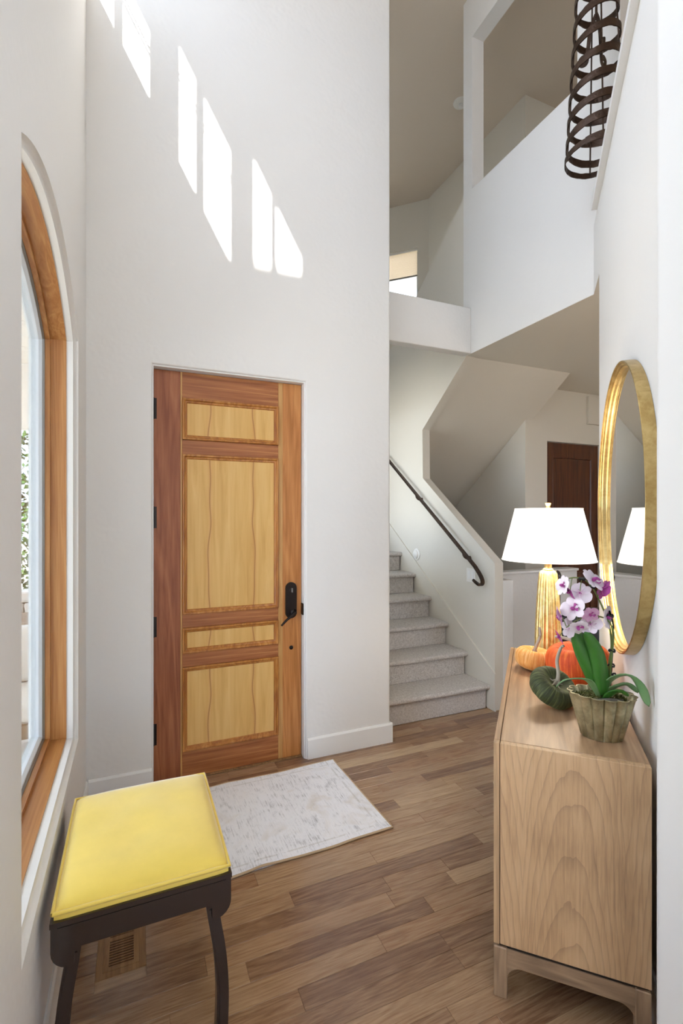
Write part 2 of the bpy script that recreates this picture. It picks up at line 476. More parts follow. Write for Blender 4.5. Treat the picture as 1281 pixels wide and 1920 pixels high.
# ------------------------------------------------------------------ key dimensions
XW = -.235            # window wall face
YD = 2.985            # door wall face
XE = 1.66             # free end of door wall
XS = 2.704            # stair spine wall / gallery face
ZH = 3.0              # hall ceiling
ZF = 3.39             # upper floor
ZC = 6.13             # upper ceiling
XR, YH = 3.885, 4.01  # upper flight outer wall, hall end wall
YB = -3.2             # back wall of the room behind the camera
XO = 5.6              # outer hall wall
WL = .354             # diagonal wall face (local x)

# ------------------------------------------------------------------ structure: shell
FOOT = [(-.32, YB - .12), (XO + .12, YB - .12), (XO + .12, 8.3), (1.54, 8.3), (1.54, 3.1), (-.32, 3.1)]
floor = struct(new_obj('floor', prism(B(), FOOT, -.12, -.0035), 'floor_board'), 'medium brown strip wood floor')
struct(new_obj('ceiling', prism(B(), FOOT, ZC, ZC + .12), 'ceiling_paint_shaded'), 'upper ceiling with tan shade put into its colour')

# window wall (arched window below, clerestory windows above)
AC, AR, AZ = 1.90, 1.128, 1.497
WY0, WY1, WZ0 = 1.312, 2.576, .533
arch = [(WY0, WZ0), (WY1, WZ0)]
n_arch = 22
for i in range(n_arch + 1):
    y = WY1 + (WY0 - WY1) * i / n_arch
    arch.append((y, AZ + sqrt(AR ** 2 - (y - AC) ** 2)))
IA0, IA1 = 2, 2 + n_arch
ZSPLIT = 3.5
SW1 = [(-3.0, .2), (-.6, .2), (-.6, 2.8), (-3.0, 2.8)]; SW2 = [(-3.0, 3.56), (-.2, 3.56), (-.2, 5.85), (-3.0, 5.85)]  # unseen openings added to bring skylight onto the gallery wall
SW3 = [(.22, 3.56), (1.20, 3.56), (1.20, 4.40), (.22, 4.40)]; SW4 = [(1.32, 3.56), (2.10, 3.56), (2.10, 4.02), (1.32, 4.02)]
struct(new_obj('wall_left', prism(B(), [(YB, 0), (YD + .12, 0), (YD + .12, ZSPLIT), (YB, ZSPLIT)], XW, XW - .2, YZ, [arch, SW1]), 'wall_paint'), 'plastered wall with the arched window')
TH = .08
cl = [(2.343 - .16, 2.885, 4.555, 4.94 + .143), (1.429 - .16, 2.011, 4.531, 5.204 + .143), (.525 - .16, 1.125, 4.50, 5.458 + .143)]
struct(new_obj('wall_left_upper', prism(B(), [(YB, ZSPLIT), (YD + .12, ZSPLIT), (YD + .12, ZC), (YB, ZC)], XW, XW - TH, YZ,
       [[(a, c), (b, c), (b, d), (a, d)] for a, b, c, d in cl] + [SW2, SW3, SW4]), 'wall_paint'), 'upper window wall with clerestory openings')
mull = [(2.641, 2.685), (1.749, 1.811), (.859, .901)]
for i, ((a, b, c, d), (m0, m1)) in enumerate(zip(cl, mull)):
    w = struct(tag(thing('window_%d' % (i + 3), None, None)))
    xm = XW - .04; sy, sz = -.08, .0715
    f = new_obj('frame', ring(B(), [(a, c), (b, c), (b, d), (a, d)], [(0, xm - .03), (0, xm + .01), (.008, xm + .01), (.008, xm - .03)], YZ), 'sash_white', w)
    new_obj('mullion', box(B(), xm - .012, xm + .012, m0 + sy, m1 + sy, c, d), 'sash_white', w)
    if i < 2:
        for zb in (5.01, 5.045) if i == 1 else (4.80, 4.835):
            new_obj('glazing_bar', box(B(), xm - .005, xm + .005, a, b, zb + sz - .004, zb + sz + .004), 'sash_white', w)

for i, q in enumerate((SW1, SW2, SW3, SW4)):  # frames for the added out-of-view light openings
    w = struct(thing('window_%d' % (i + 10), None, None))
    new_obj('frame', ring(B(), q, [(0, XW - .07), (0, XW - .02), (.05, XW - .02), (.05, XW - .07)], YZ), 'sash_white', w)
    my = (q[0][0] + q[1][0]) / 2
    new_obj('mullion', box(B(), XW - .07, XW - .02, my - .025, my + .025, q[0][1], q[2][1]), 'sash_white', w)

# door wall with the door opening
DX0, DX1, DZ1 = .104, 1.031, 2.458
DOORP = [(DX0, 0), (DX1, 0), (DX1, DZ1), (DX0, DZ1)]
bm = prism(B(), [(XW, 0), (DX0, 0), (DX0, DZ1), (DX1, DZ1), (DX1, 0), (XE, 0), (XE, ZC), (XW, ZC)], YD, YD + .12, XZ)
ee = [e for e in bm.edges if all(abs(v.co.x - XE) < 1e-4 for v in e.verts) and abs(e.verts[0].co.z - e.verts[1].co.z) > 1]
bmesh.ops.bevel(bm, geom=ee, offset=.018, segments=5, profile=.5, affect='EDGES')
ee = [e for e in bm.edges if all(abs(v.co.y - YD) < 1e-4 for v in e.verts) and
      (all(abs(v.co.z - DZ1) < 1e-4 for v in e.verts) or (abs(e.verts[0].co.x - e.verts[1].co.x) < 1e-4 and min(abs(e.verts[0].co.x - DX0), abs(e.verts[0].co.x - DX1)) < 1e-4))]
bmesh.ops.bevel(bm, geom=ee, offset=.014, segments=4, profile=.5, affect='EDGES')
struct(new_obj('wall_front', bm, 'wall_paint', smooth=30), 'tall plastered entry wall holding the front door')

# back of the house (behind the camera) with tall glazing, outer walls
BW = [[(.4, .12), (1.3, .12), (1.3, 2.3), (.4, 2.3)], [(3.9, .12), (5.2, .12), (5.2, 2.2), (3.9, 2.2)]]
struct(new_obj('wall_back', prism(B(), [(XW - .08, 0), (XO, 0), (XO, ZC), (XW - .08, ZC)], YB, YB - .12, XZ, BW), 'wall_paint'), 'rear wall with tall glazing')
for i, q in enumerate(BW):
    w = struct(thing('window_%d' % (i + 6), None, None))
    new_obj('frame', ring(B(), q, [(0, YB - .08), (0, YB - .02), (.05, YB - .02), (.05, YB - .08)], XZ), 'sash_white', w)
    mx = (q[0][0] + q[1][0]) / 2
    new_obj('mullion', box(B(), mx - .025, mx + .025, YB - .08, YB - .02, q[0][1], q[2][1]), 'sash_white', w)
struct(new_obj('wall_right_outer', box(B(), XO, XO + .12, YB, 8.2, 0, ZC), 'wall_paint_shaded'), 'outer hall wall')
bm = B(); box(bm, 1.10, 1.22, -1.3, .737, 0, ZC, .012, 3)
struct(new_obj('wall_near_right', bm, 'wall_paint', smooth=30), 'white wall end beside the camera at the right edge')

# diagonal wall with the mirror
DG = lambda a, b, c: G(c, a, b)      # a=local y, b=z, c=local x
bm = prism(B(), [(1.25, 0), (3.187, 0), (3.187, ZH), (3.47, ZH), (3.47, 3.434), (1.25, 3.434)], WL, WL + .12, DG)
struct(new_obj('wall_right', bm, 'wall_paint'), 'white diagonal wall carrying the round mirror')
bm = prism(B(), [(1.25, 3.434), (3.29, 3.434), (3.29, 3.472), (1.25, 3.472)], WL - .031, WL + .15, DG)
struct(new_obj('trim_1', bm, 'trim_paint'), 'cream cap ledge along the diagonal wall top')

# gallery: guard wall with opening, beam, floor slab / hall ceiling
gp = [(2.02, ZH), (3.53, ZH), (3.53, ZC), (2.02, ZC)]
gh = [(2.327, 4.423), (3.41, 4.423), (3.41, 5.744), (2.327, 5.744)]
bm = prism(B(), gp, XS, XS + .123, YZ, [gh])
struct(new_obj('wall_gallery', bm, 'wall_paint'), 'white gallery guard wall with a tall opening above')
bm = box(B(), XE - .0, XS, 3.424, 3.52, ZH, 3.395, .008, 3)
struct(new_obj('wall_beam', bm, 'wall_paint', smooth=30), 'white beam crossing the stairwell')
slab = [(1.3, -.4), (XO, -.4), (XO, YH), (3.972, YH), (3.972, 3.5), (XS + .001, 3.5), (XS + .001, 2.204), G(.3555, 3.467)[:2], G(.3555, 1.35)[:2], (1.3, .55)]
struct(new_obj('ceiling_hall', prism(B(), slab, ZH - .002, ZF), 'wall_paint_shaded'), 'shaded hall ceiling below the gallery')

# stair spine wall (half wall, jamb and wall between the flights)
sp = [(3.123, 0), (5.6, 0), (5.6, 2.958), (3.53, 4.42), (3.53, ZH), (3.487, ZH), (4.196, 2.463), (4.189, 1.963), (3.123, 1.206)]
bm = prism(B(), sp, XS, XS + .085, YZ)
ee = [e for e in bm.edges if all(v.co.z > 1.15 for v in e.verts) and all(v.co.z < 2.0 for v in e.verts)]
bmesh.ops.bevel(bm, geom=ee, offset=.008, segments=3, profile=.5, affect='EDGES')
struct(new_obj('wall_stair', bm, 'wall_paint_shaded', smooth=30), 'white stair wall with a sloping half wall')  # shade beyond the beam put into this wall's colour
so = [(3.5, ZH), (5.7, ZH - .745 * 2.2), (5.7, ZH - .745 * 2.2 + .36), (3.5, 3.38)]
bm = prism(B(), so, XS + .08, XR, YZ)
struct(new_obj('ceiling_stair', bm, 'wall_paint_shaded'), 'sloping soffit under the upper stair flight')
so2 = [(3.5, ZH), (3.995, 2.632), (3.995, 3.2), (3.5, 3.38)]
struct(new_obj('ceiling_stair_edge', prism(B(), so2, XR, 3.972, YZ), 'wall_paint_shaded'), 'edge of the stair soffit')
struct(new_obj('wall_stair_outer', box(B(), XR, XR + .12, YH + .12, 5.87, 0, ZC), 'wall_paint_shaded'), 'wall beyond the upper stair flight')
# hall end wall (with a door recess)
HD0, HD1, HDZ = 4.199, 5.03, 2.416
bm = prism(B(), [(XR, 0), (HD0, 0), (HD0, HDZ), (HD1, HDZ), (HD1, 0), (XO, 0), (XO, ZC), (XR, ZC)], YH, YH + .12, XZ)
struct(new_obj('wall_hall_end', bm, 'wall_paint_shaded'), 'hall end wall around the dark wood door')
struct(new_obj('wall_hall_header', box(B(), 4.80, XO, 3.975, YH, 2.645, 2.965, .003), 'wall_paint_shaded'), 'dropped header box high in the hall')
SLW = [(3.7, 1.2), (5.2, 1.2), (5.2, 2.7), (3.7, 2.7)]
struct(new_obj('wall_stair_left', prism(B(), [(3.105, 0), (8.2, 0), (8.2, ZC), (3.105, ZC)], 1.54, XE, YZ, [SLW]), 'wall_paint'), 'hidden left wall of the stairwell')
w12 = struct(thing('window_14', None, None), 'stair window onto the porch')
new_obj('frame', ring(B(), SLW, [(0, 1.56), (0, 1.62), (.04, 1.62), (.04, 1.56)], YZ), 'sash_white', w12)
new_obj('pane', prism(B(), offset(SLW, .03), 1.588, 1.592, YZ), 'glass', w12)
# 45 degree stair landing wall with a shaded window
def LW(a, b, c): return (XR - a / R2 + c / R2, 5.866 + a / R2 + c / R2, b)
LW_H = [(.163, 4.2), (2.9, 4.2), (2.9, 5.464), (.163, 5.464)]
struct(new_obj('wall_landing', prism(B(), [(0, 0), (3.2, 0), (3.2, ZC), (0, ZC)], 0, .14, LW, [LW_H]), 'wall_paint_shaded'), 'angled stairwell wall with a shaded window')
w2 = struct(thing('window_2', None, None), 'stairwell window with a half lowered shade')
new_obj('frame', ring(B(), LW_H, [(0, .08), (0, .12), (.03, .12), (.03, .08)], LW), 'sash_white', w2)
new_obj('pane', prism(B(), LW_H, .10, .104, LW), 'glass', w2)
shd = thing('cellular_shade', 'cream pleated shade half lowered over the stairwell window', 'window shade')
bm = B(); npl = 20; zt, zb_ = 5.45, 5.085
for k in range(npl):
    z0, z1 = zt + (zb_ - zt) * k / npl, zt + (zb_ - zt) * (k + 1) / npl; zm = (z0 + z1) / 2
    for a0, a1 in ((.175, 2.89),):
        q = [bm.verts.new(LW(a, z, c)) for a, z, c in ((a0, z0, .05), (a1, z0, .05), (a1, zm, .036), (a0, zm, .036))]
        r = [bm.verts.new(LW(a, z, c)) for a, z, c in ((a0, zm, .036), (a1, zm, .036), (a1, z1, .05), (a0, z1, .05))]
        bm.faces.new(q); bm.faces.new(r)
bmesh.ops.remove_doubles(bm, verts=bm.verts[:], dist=1e-5)
new_obj('pleats', bm, 'cell_shade', shd)
new_obj('head_rail', prism(B(), [(.17, 5.44), (2.895, 5.44), (2.895, 5.464), (.17, 5.464)], .025, .07, LW), 'white_plastic', shd)
new_obj('bottom_rail', prism(B(), [(.17, 5.065), (2.895, 5.065), (2.895, 5.087), (.17, 5.087)], .028, .06, LW), 'alu', shd)


# low guard walls in the hall
bm = B(); box(bm, XS + .085, 2.901, 3.123, 3.6, 0, 1.055, .006, 2)
struct(new_obj('wall_low_stair', bm, 'trim_paint'), 'low white half wall beside the stair')
bm = B(); box(bm, XS + .085, 4.176, 3.6, 3.72, 0, 1.03); 
lw2 = struct(new_obj('wall_low_hall', bm, 'wall_paint'), 'low half wall in front of the dark hall door')
new_obj('cap', box(B(), XS + .085, 4.19, 3.585, 3.735, 1.03, 1.055, .006, 2), 'trim_paint', lw2)

# ------------------------------------------------------------------ baseboards
def basebd(bm, poly_mp, a0, a1, h=.135, t=.012):
    prof = [(0, 0), (t, 0), (t, h - .012), (t * .5, h), (0, h)]
    v0 = [bm.verts.new(poly_mp(a0, d, z)) for d, z in prof]; v1 = [bm.verts.new(poly_mp(a1, d, z)) for d, z in prof]
    bm.faces.new(v0); bm.faces.new(v1[::-1])
    for i in range(len(prof)): bm.faces.new((v0[i], v1[i], v1[(i + 1) % 5], v0[(i + 1) % 5]))
bm = B()
basebd(bm, lambda a, d, z: (a, YD - d, z), XW + .012, DX0 - .004)
struct(new_obj('baseboard_front', bm, 'trim_paint'))
bm = B(); basebd(bm, lambda a, d, z: (a, YD - d, z), DX1 + .012, XE + .012)
struct(new_obj('baseboard_front_right', bm, 'trim_paint'))
bm = B(); basebd(bm, lambda a, d, z: (XE + d, a, z), YD, YD + .12)
struct(new_obj('baseboard_end', bm, 'trim_paint'))
bm = B(); basebd(bm, lambda a, d, z: (XW + d, a, z), YB, YD - .012)
struct(new_obj('baseboard_left', bm, 'trim_paint'))
bm = B(); basebd(bm, lambda a, d, z: G(WL - d, a, z), 1.38, 3.187)
struct(new_obj('baseboard_right', bm, 'trim_paint'))
bm = B(); basebd(bm, lambda a, d, z: (a, YH - d, z), XR, HD0)
struct(new_obj('baseboard_hall', bm, 'trim_paint'))

# ------------------------------------------------------------------ floor boards (nearest, each a part of the floor)
pw = .0825; lens = [.30, .42, .56, .74, .95, 1.2]; pm = {}
def plank_mesh(L, w):
    key = (round(L, 3), round(w, 4))
    if key in pm: return pm[key]
    bm = B(); c = .0012; t = .0035
    lo = [(0, 0), (L, 0), (L, w), (0, w)]; g = .0003
    b = [bm.verts.new((x + (g if x == 0 else -g), y + (g if y == 0 else -g), -t)) for x, y in lo]
    m = [bm.verts.new((x + (g if x == 0 else -g), y + (g if y == 0 else -g), -c * .7)) for x, y in lo]
    u = [bm.verts.new((x + (c if x == 0 else -c), y + (c if y == 0 else -c), 0)) for x, y in lo]
    for p, q in ((b, m), (m, u)):
        for i in range(4): bm.faces.new((p[i], p[(i + 1) % 4], q[(i + 1) % 4], q[i]))
    bm.faces.new(u)
    me = bpy.data.meshes.new('plank'); bmesh.ops.recalc_face_normals(bm, faces=bm.faces[:]); bm.to_mesh(me); bm.free()
    me.materials.append(MAT['floor_board']); pm[key] = me; return me
VX0, VX1, VY0, VY1 = -.118, .043, 1.838, 2.225           # floor register cut-out
rows = int((3.2 - .86) / pw) + 1
for r in range(rows):
    y = 3.195 - (r + 1) * pw
    xmax = min(XS - .01, y + .55) if y < 2.0 else XS + (.4 if y < 3.05 else -.02)
    if y > 2.93: segs = [(XE + .02, xmax)] if y > 2.985 else [(XW + .001, xmax)]
    else: segs = [(XW + .001, xmax)]
    if y > 2.985: segs = [(XE + .015, xmax)]
    if y + pw > VY0 and y < VY1: segs = [(XW + .001, VX0), (VX1, xmax)]
    for s0, s1 in segs:
        x = s0; first = True
        while x < s1 - .02:
            L = random.choice(lens)
            if first: L = random.choice(lens) * random.choice((.5, .8, 1)); first = False
            L = min(round(L, 2), s1 - x)
            if s1 - x - L < .12: L = s1 - x
            o = bpy.data.objects.new('plank', plank_mesh(L, pw)); COL.objects.link(o); o.parent = floor
            o.location = (x, y, 0); x += L

# ------------------------------------------------------------------ arched window
w1 = struct(thing('window_1', None, None), 'arched wood framed window in the plaster wall')
XP = XW
rv = .02
arc = [(rv - rv * cos(t * pi / 12), XP - rv * sin(t * pi / 12)) for t in range(0, 7)]
bm = ring(B(), arch, arc + [(rv, XP - .050)], YZ, closed_prof=False)
struct(new_obj('trim_2', bm, 'wall_paint', smooth=50), 'rounded plaster reveal around the arched window')
jl = [(.0, XP - .047), (.024, XP - .047), (.024, XP - .125), (.0, XP - .125)]
new_obj('sill', ring(B(), arch, [(0, XP - .047), (.024, XP - .047), (.024, XP - .125), (0, XP - .125)], YZ, (0, 1)), 'fir_y', w1)
new_obj('jamb', ring(B(), arch, jl, YZ, (1, IA0)), 'fir', w1)
new_obj('arch_head', ring(B(), arch, jl, YZ, (IA0, IA1)), 'fir_y', w1, smooth=40)
new_obj('jamb', ring(B(), arch, jl, YZ, (IA1, len(arch))), 'fir', w1)
st = [(.022, XP - .110), (.040, XP - .110), (.040, XP - .130), (.022, XP - .130)]
for a_, b_, m_ in ((0, 1, 'fir_y'), (1, IA0, 'fir'), (IA0, IA1, 'fir_y'), (IA1, len(arch), 'fir')):
    new_obj('stop', ring(B(), arch, st, YZ, (a_, b_)), m_, w1)
new_obj('gasket', ring(B(), arch, [(.02, XP - .130), (.046, XP - .130), (.050, XP - .140), (.02, XP - .140)], YZ), 'alu', w1)
new_obj('sash', ring(B(), arch, [(.01, XP - .138), (.058, XP - .138), (.066, XP - .150), (.070, XP - .178), (.01, XP - .178)], YZ), 'sash_white', w1)
new_obj('pane', prism(B(), offset(arch, .06), XP - .160, XP - .163, YZ), 'glass', w1)

# ------------------------------------------------------------------ front door
d1 = struct(thing('door_1', None, None), 'cherry front door with four pale maple panels')
YF = 3.046
def slab_(name, x0, x1, z0, z1, mat, y0=YF, y1=YF + .044, par=d1, bev=.0015):
    cx, cz = (x0 + x1) / 2, (z0 + z1) / 2
    return new_obj(name, box(B(), x0 - cx, x1 - cx, y0, y1, z0 - cz, z1 - cz, bev, 1), mat, par, loc=(cx, 0, cz))
slab_('stile', .112, .262, .008, 2.447, 'cherry_dark')
slab_('sapwood_edge', .262, .272, .008, 2.447, 'sapwood', YF + .0002)
slab_('stile', .895, 1.022, .008, 2.447, 'cherry_orange')
slab_('sapwood_edge', .866, .895, .008, 2.447, 'sapwood', YF + .0002)
pz = [(2.041, 2.291), (.99, 1.954), (.756, .909), (.167, .673)]
for z0, z1 in ((2.291, 2.447), (1.954, 2.041), (.909, .99), (.673, .756), (.008, .167)):
    slab_('rail', .272, .866, z0, z1, 'cherry_rail')
for z0, z1 in pz:
    path = [(.272, z0), (.866, z0), (.866, z1), (.272, z1)]
    slab_('panel', .296, .842, z0 + .024, z1 - .024, 'maple_panel', YF + .005, YF + .03)
    prof = [(0, YF + .002), (0, YF - .010), (.004, YF - .0135), (.010, YF - .013), (.015, YF - .008), (.018, YF - .003), (.024, YF - .0015), (.030, YF + .006)]
    new_obj('moulding', ring(B(), path, prof, XZ, closed_prof=False), 'cherry_mould', d1, smooth=35)
for z0, z1 in ((2.153, 2.275), (1.511, 1.637), (.87, .989), (.235, .36)):
    h = new_obj('hinge', lathe(B(), [(.0001, z0 - .006), (.006, z0 - .002), (.0078, z0), (.0078, z1), (.006, z1 + .002), (.0001, z1 + .006)], 12, .1085, YF - .004), 'dark_bronze', d1, smooth=40)
    new_obj('leaf', box(B(), .1095, .1285, YF - .0015, YF + .002, z0, z1), 'dark_bronze', h)
# jamb reveal (painted), latch strike and threshold
new_obj('jamb', prism(B(), [(DX0, 0), (.1095, 0), (.1095, 2.4505), (1.0255, 2.4505), (1.0255, 0), (DX1, 0), (DX1, DZ1), (DX0, DZ1)], YD + .013, YD + .118, XZ), 'trim_paint', d1)
new_obj('strike_plate', box(B(), 1.0195, 1.0262, 3.005, 3.046, .935, 1.01, .002), 'dark_bronze', d1)
new_obj('threshold', box(B(), .11, 1.025, 3.035, 3.1, 0, .006), 'register_wood', d1)
# handle set
pl = []
for k in range(13): t = pi * k / 12; pl.append((.951 + .038 * cos(t), 1.112 + .038 * sin(t)))
for k in range(13): t = pi + pi * k / 12; pl.append((.951 + .038 * cos(t), .950 + .036 * sin(t)))
hp = new_obj('handle_plate', prism(B(), pl, YF - .009, YF, XZ), 'dark_bronze', d1)
new_obj('thumb_turn', lathe(B(), [(.0001, 0), (.013, 0), (.013, .006), (.006, .010), (.0001, .011)], 16), 'dark_bronze', hp, smooth=40, loc=(.953, YF - .009, 1.099), rot=(pi / 2, 0, 0))
new_obj('turn_piece', box(B(), -.0045, .0045, -.022, -.008, -.014, .014, .003), 'alu', hp, loc=(.953, YF - .008, 1.099))
new_obj('rosette', lathe(B(), [(.0001, 0), (.02, 0), (.02, .008), (.011, .014), (.011, .04), (.0001, .042)], 18), 'dark_bronze', hp, smooth=40, loc=(.966, YF - .009, .955), rot=(pi / 2, 0, 0))
pts = spline([(.972, YF - .046, .957), (.955, YF - .05, .952), (.93, YF - .05, .930), (.905, YF - .05, .912), (.872, YF - .052, .880)], 6)
new_obj('lever', tube(B(), pts, lambda s: .0095 - .003 * s, 10), 'dark_bronze', hp, smooth=50)
new_obj('night_latch', lathe(B(), [(.0001, 0), (.013, 0), (.013, .004), (.008, .007), (.0001, .008)], 16), 'dark_bronze', d1, smooth=40, loc=(.953, YF, .721), rot=(pi / 2, 0, 0))

# hall door beyond
d2 = struct(thing('door_2', None, None), 'dark walnut panel door at the hall end')
yh = YH + .03
for a, b_, c, d in ((4.205, 4.315, .008, 2.41), (4.92, 5.025, .008, 2.41)): slab_('stile', a, b_, c, d, 'walnut_door', yh, yh + .04, d2)
for a, b_ in ((2.25, 2.41), (.95, 1.12), (.008, .25)): slab_('rail', 4.315, 4.92, a, b_, 'walnut_door', yh, yh + .04, d2)
for a, b_ in ((1.12, 2.25), (.25, .95)):
    slab_('panel', 4.315, 4.92, a, b_, 'walnut_door', yh + .014, yh + .03, d2)
    new_obj('moulding', ring(B(), [(4.315, a), (4.92, a), (4.92, b_), (4.315, b_)], [(0, yh), (.006, yh - .002), (.014, yh + .012)], XZ, closed_prof=False), 'walnut_door', d2)
for z in (2.0, 1.2, .3): new_obj('hinge', lathe(B(), [(.0001, z - .05), (.009, z - .05), (.009, z + .05), (.0001, z + .05)], 10, 4.203, yh - .004), 'dark_bronze', d2)

# ------------------------------------------------------------------ staircase
RISE, RUN, Y1 = .199, .2816, 3.2
stair = thing('staircase', 'grey beige carpeted stair flight rising behind the entry wall', 'staircase')
SX0, SX1 = XE + .005, XS - .014
for k in range(9):
    y0 = Y1 + RUN * k; z = RISE * (k + 1)
    prof = [(y0 + RUN + .02, z - .03), (y0 + .004, z - .042)]
    rr = .021
    for j in range(9):
        t = -pi / 2 - pi * j / 8; prof.append((y0 - .012 + rr * cos(t) * 1.05, z - rr + rr * sin(t)))
    prof.append((y0 + RUN + .02, z))
    new_obj('tread', prism(B(), prof, SX0, SX1, YZ), 'carpet', stair, smooth=40)
    new_obj('riser', box(B(), SX0, SX1 - .012, y0, y0 + .03, RISE * k + (0 if k else .0), z - .03, .004), 'carpet', stair)
landing = new_obj('landing', prism(B(), [(SX0, Y1 + RUN * 9), (XR - .02, Y1 + RUN * 9), (XR - .02, 5.86), (SX0, 8.05)], 1.84, RISE * 10), 'carpet', stair)
new_obj('riser', box(B(), SX0, SX1, Y1 + RUN * 9 - .001, Y1 + RUN * 9 + .03, RISE * 9, RISE * 10 - .02), 'carpet', stair)
sk = [(3.108, .0), (3.2, .0), (5.7, 1.76), (5.7, 2.065), (3.112, .305)]
struct(new_obj('trim_3', prism(B(), sk, XS - .013, XS, YZ), 'wall_paint_shaded'), 'white sloping skirt board along the stair wall')
# handrail
hr = thing('handrail', 'black iron handrail with a curled end on the stair wall', 'handrail', (2.645, 3.2, 1.05))
def hrp(y, z, x=2.645): return (x - 2.645, y - 3.2, z - 1.05)
slope = .703
pts = [hrp(5.6, 1.155 + slope * (5.6 - 3.29)), hrp(4.4, 1.155 + slope * (4.4 - 3.29)), hrp(3.40, 1.155 + slope * .11), hrp(3.29, 1.150), hrp(3.235, 1.098), hrp(3.205, 1.055), hrp(3.208, 1.025), hrp(3.24, 1.012), hrp(3.29, 1.028), hrp(3.325, 1.045)]
path = [Vector(pts[0])] + spline(pts[1:], 6)
new_obj('rail', bar(B(), path, .018, lambda s: .030 if s < .75 else .030 - .016 * (s - .75) / .25, up=(1, 0, 0)), 'iron', hr)
for y in (3.463, 4.226, 5.1):
    z = 1.155 + slope * (y - 3.29) - .012
    b_ = new_obj('bracket', tube(B(), spline([hrp(y, z), hrp(y - .015, z - .03), hrp(y - .02, z - .05, 2.67), hrp(y - .02, z - .05, XS)], 5), .008, 8), 'iron', hr, smooth=50)
    new_obj('rosette', lathe(B(), [(.0001, 0), (.024, 0), (.022, .006), (.0001, .009)], 16), 'iron', b_, smooth=40, loc=hrp(y - .02, z - .05, XS), rot=(0, -pi / 2, 0))
    new_obj('knuckle', lathe(B(), [(.0001, -.012), (.012, -.008), (.015, 0), (.012, .008), (.0001, .012)], 12), 'iron', b_, smooth=True, loc=hrp(y - .03, z - .015))
# switch plate and round cover on the stair wall
sw = thing('light_switch', 'white double rocker switch plate on the stair wall', 'light switch', (XS, 3.42, 1.07))
new_obj('plate', box(B(), -.006, 0, -.06, .06, -.06, .06, .002), 'white_plastic', sw)
for yy in (-.024, .024): new_obj('rocker', box(B(), -.009, -.005, yy - .016, yy + .016, -.033, .033, .0015), 'trim_paint', sw)
kn = thing('round_cover', 'small round white cover plate on the stair wall above the steps', 'wall cover', (XS, 4.299, 1.19))
new_obj('base_disc', lathe(B(), [(.0001, 0), (.062, 0), (.06, .008), (.045, .014), (.0001, .014)], 28), 'white_plastic', kn, smooth=40, rot=(0, -pi / 2, 0))
new_obj('dome', lathe(B(), [(.045, .012), (.043, .024), (.03, .034), (.0001, .038)], 24), 'white_plastic', kn, smooth=40, rot=(0, -pi / 2, 0))

# ------------------------------------------------------------------ stool by the window
sx0, sx1, sy0, sy1 = -.198, .272, 1.505, 2.095
cxs, cys = (sx0 + sx1) / 2, (sy0 + sy1) / 2
hx, hy = (sx1 - sx0) / 2, (sy1 - sy0) / 2
stool = thing('upholstered_stool', 'yellow velvet topped stool with a dark curved wood frame by the window', 'stool', (cxs, cys, 0))
bm = B(); nu, nv = 28, 34; zt = .500; g = []
for i in range(nu + 1):
    row = []
    for j in range(nv + 1):
        u, v = -1 + 2 * i / nu, -1 + 2 * j / nv
        k = (1 - abs(u) ** 4) * (1 - abs(v) ** 4)
        h = .034 * max(0, k) ** .42 + .005 * noise.noise(Vector((u * 2, v * 2, 3))) * k
        uu = u * (1 - .012 * max(0, abs(v) - .9) * 10 * abs(u)) ; vv = v * (1 - .012 * max(0, abs(u) - .9) * 10 * abs(v))
        row.append(bm.verts.new((uu * (hx + .002), vv * (hy - .004), zt + h)))
    g.append(row)
for i in range(nu):
    for j in range(nv): bm.faces.new((g[i][j], g[i + 1][j], g[i + 1][j + 1], g[i][j + 1]))
ed = [g[i][0] for i in range(nu + 1)] + [g[nu][j] for j in range(1, nv + 1)] + [g[i][nv] for i in range(nu - 1, -1, -1)] + [g[0][j] for j in range(nv - 1, 0, -1)]
lo = [bm.verts.new((v.co.x * 1.0, v.co.y * 1.0, zt - .028)) for v in ed]
for i in range(len(ed)): bm.faces.new((ed[i], lo[i], lo[(i + 1) % len(ed)], ed[(i + 1) % len(ed)]))
bm.faces.new(lo)
cu = new_obj('cushion', bm, 'yellow_velvet', stool, smooth=60)
wp = []
for i in range(len(ed)): pass
pp = [(-hx - .002, -hy + .004), (hx + .002, -hy + .004), (hx + .002, hy - .004), (-hx - .002, hy - .004)]
wl = []
for i in range(4):
    a, b_ = Vector(pp[i]), Vector(pp[(i + 1) % 4])
    for k in range(12): q = a.lerp(b_, k / 12); wl.append((q.x, q.y, zt + .001))
wl.append(wl[0])
new_obj('welt', tube(B(), wl, .0055, 8, cap=False), 'yellow_velvet', cu, smooth=True)
def apron_poly(half, top=.476, bot=.398, drop=.350):
    """front rail with rounded, down-swept ends"""
    p = [(-half, top), (-half, drop + .05)]
    for k in range(1, 7): t = pi + (pi / 2) * k / 6; p.append((-half + .05 + .05 * cos(t), drop + .05 + .05 * sin(t)))
    p += [(-half + .056, drop + .006)]
    for k in range(7): t = pi - (pi / 2) * k / 6; p.append((-half + .070 + .012 * cos(t), bot - .012 + .012 * sin(t)))
    q = [(-x, z) for x, z in p[::-1]]
    return p + q
for sgn in (-1, 1):
    y0, y1 = sorted((sgn * hy, sgn * (hy - .032)))
    ap = new_obj('apron', prism(B(), apron_poly(hx + .006)[::-1], y0, y1, XZ), 'ebony', stool)
    ym = sgn * (hy + .002); yn = sgn * hy
    new_obj('bead', box(B(), -hx + .01, hx - .01, min(ym, yn), max(ym, yn), .458, .464), 'ebony', ap)
for sgn in (-1, 1):
    x0, x1 = sorted((sgn * (hx + .004), sgn * (hx - .026)))
    new_obj('side_rail', box(B(), x0, x1, -hy + .03, hy - .03, .398, .474, .003), 'ebony', stool)
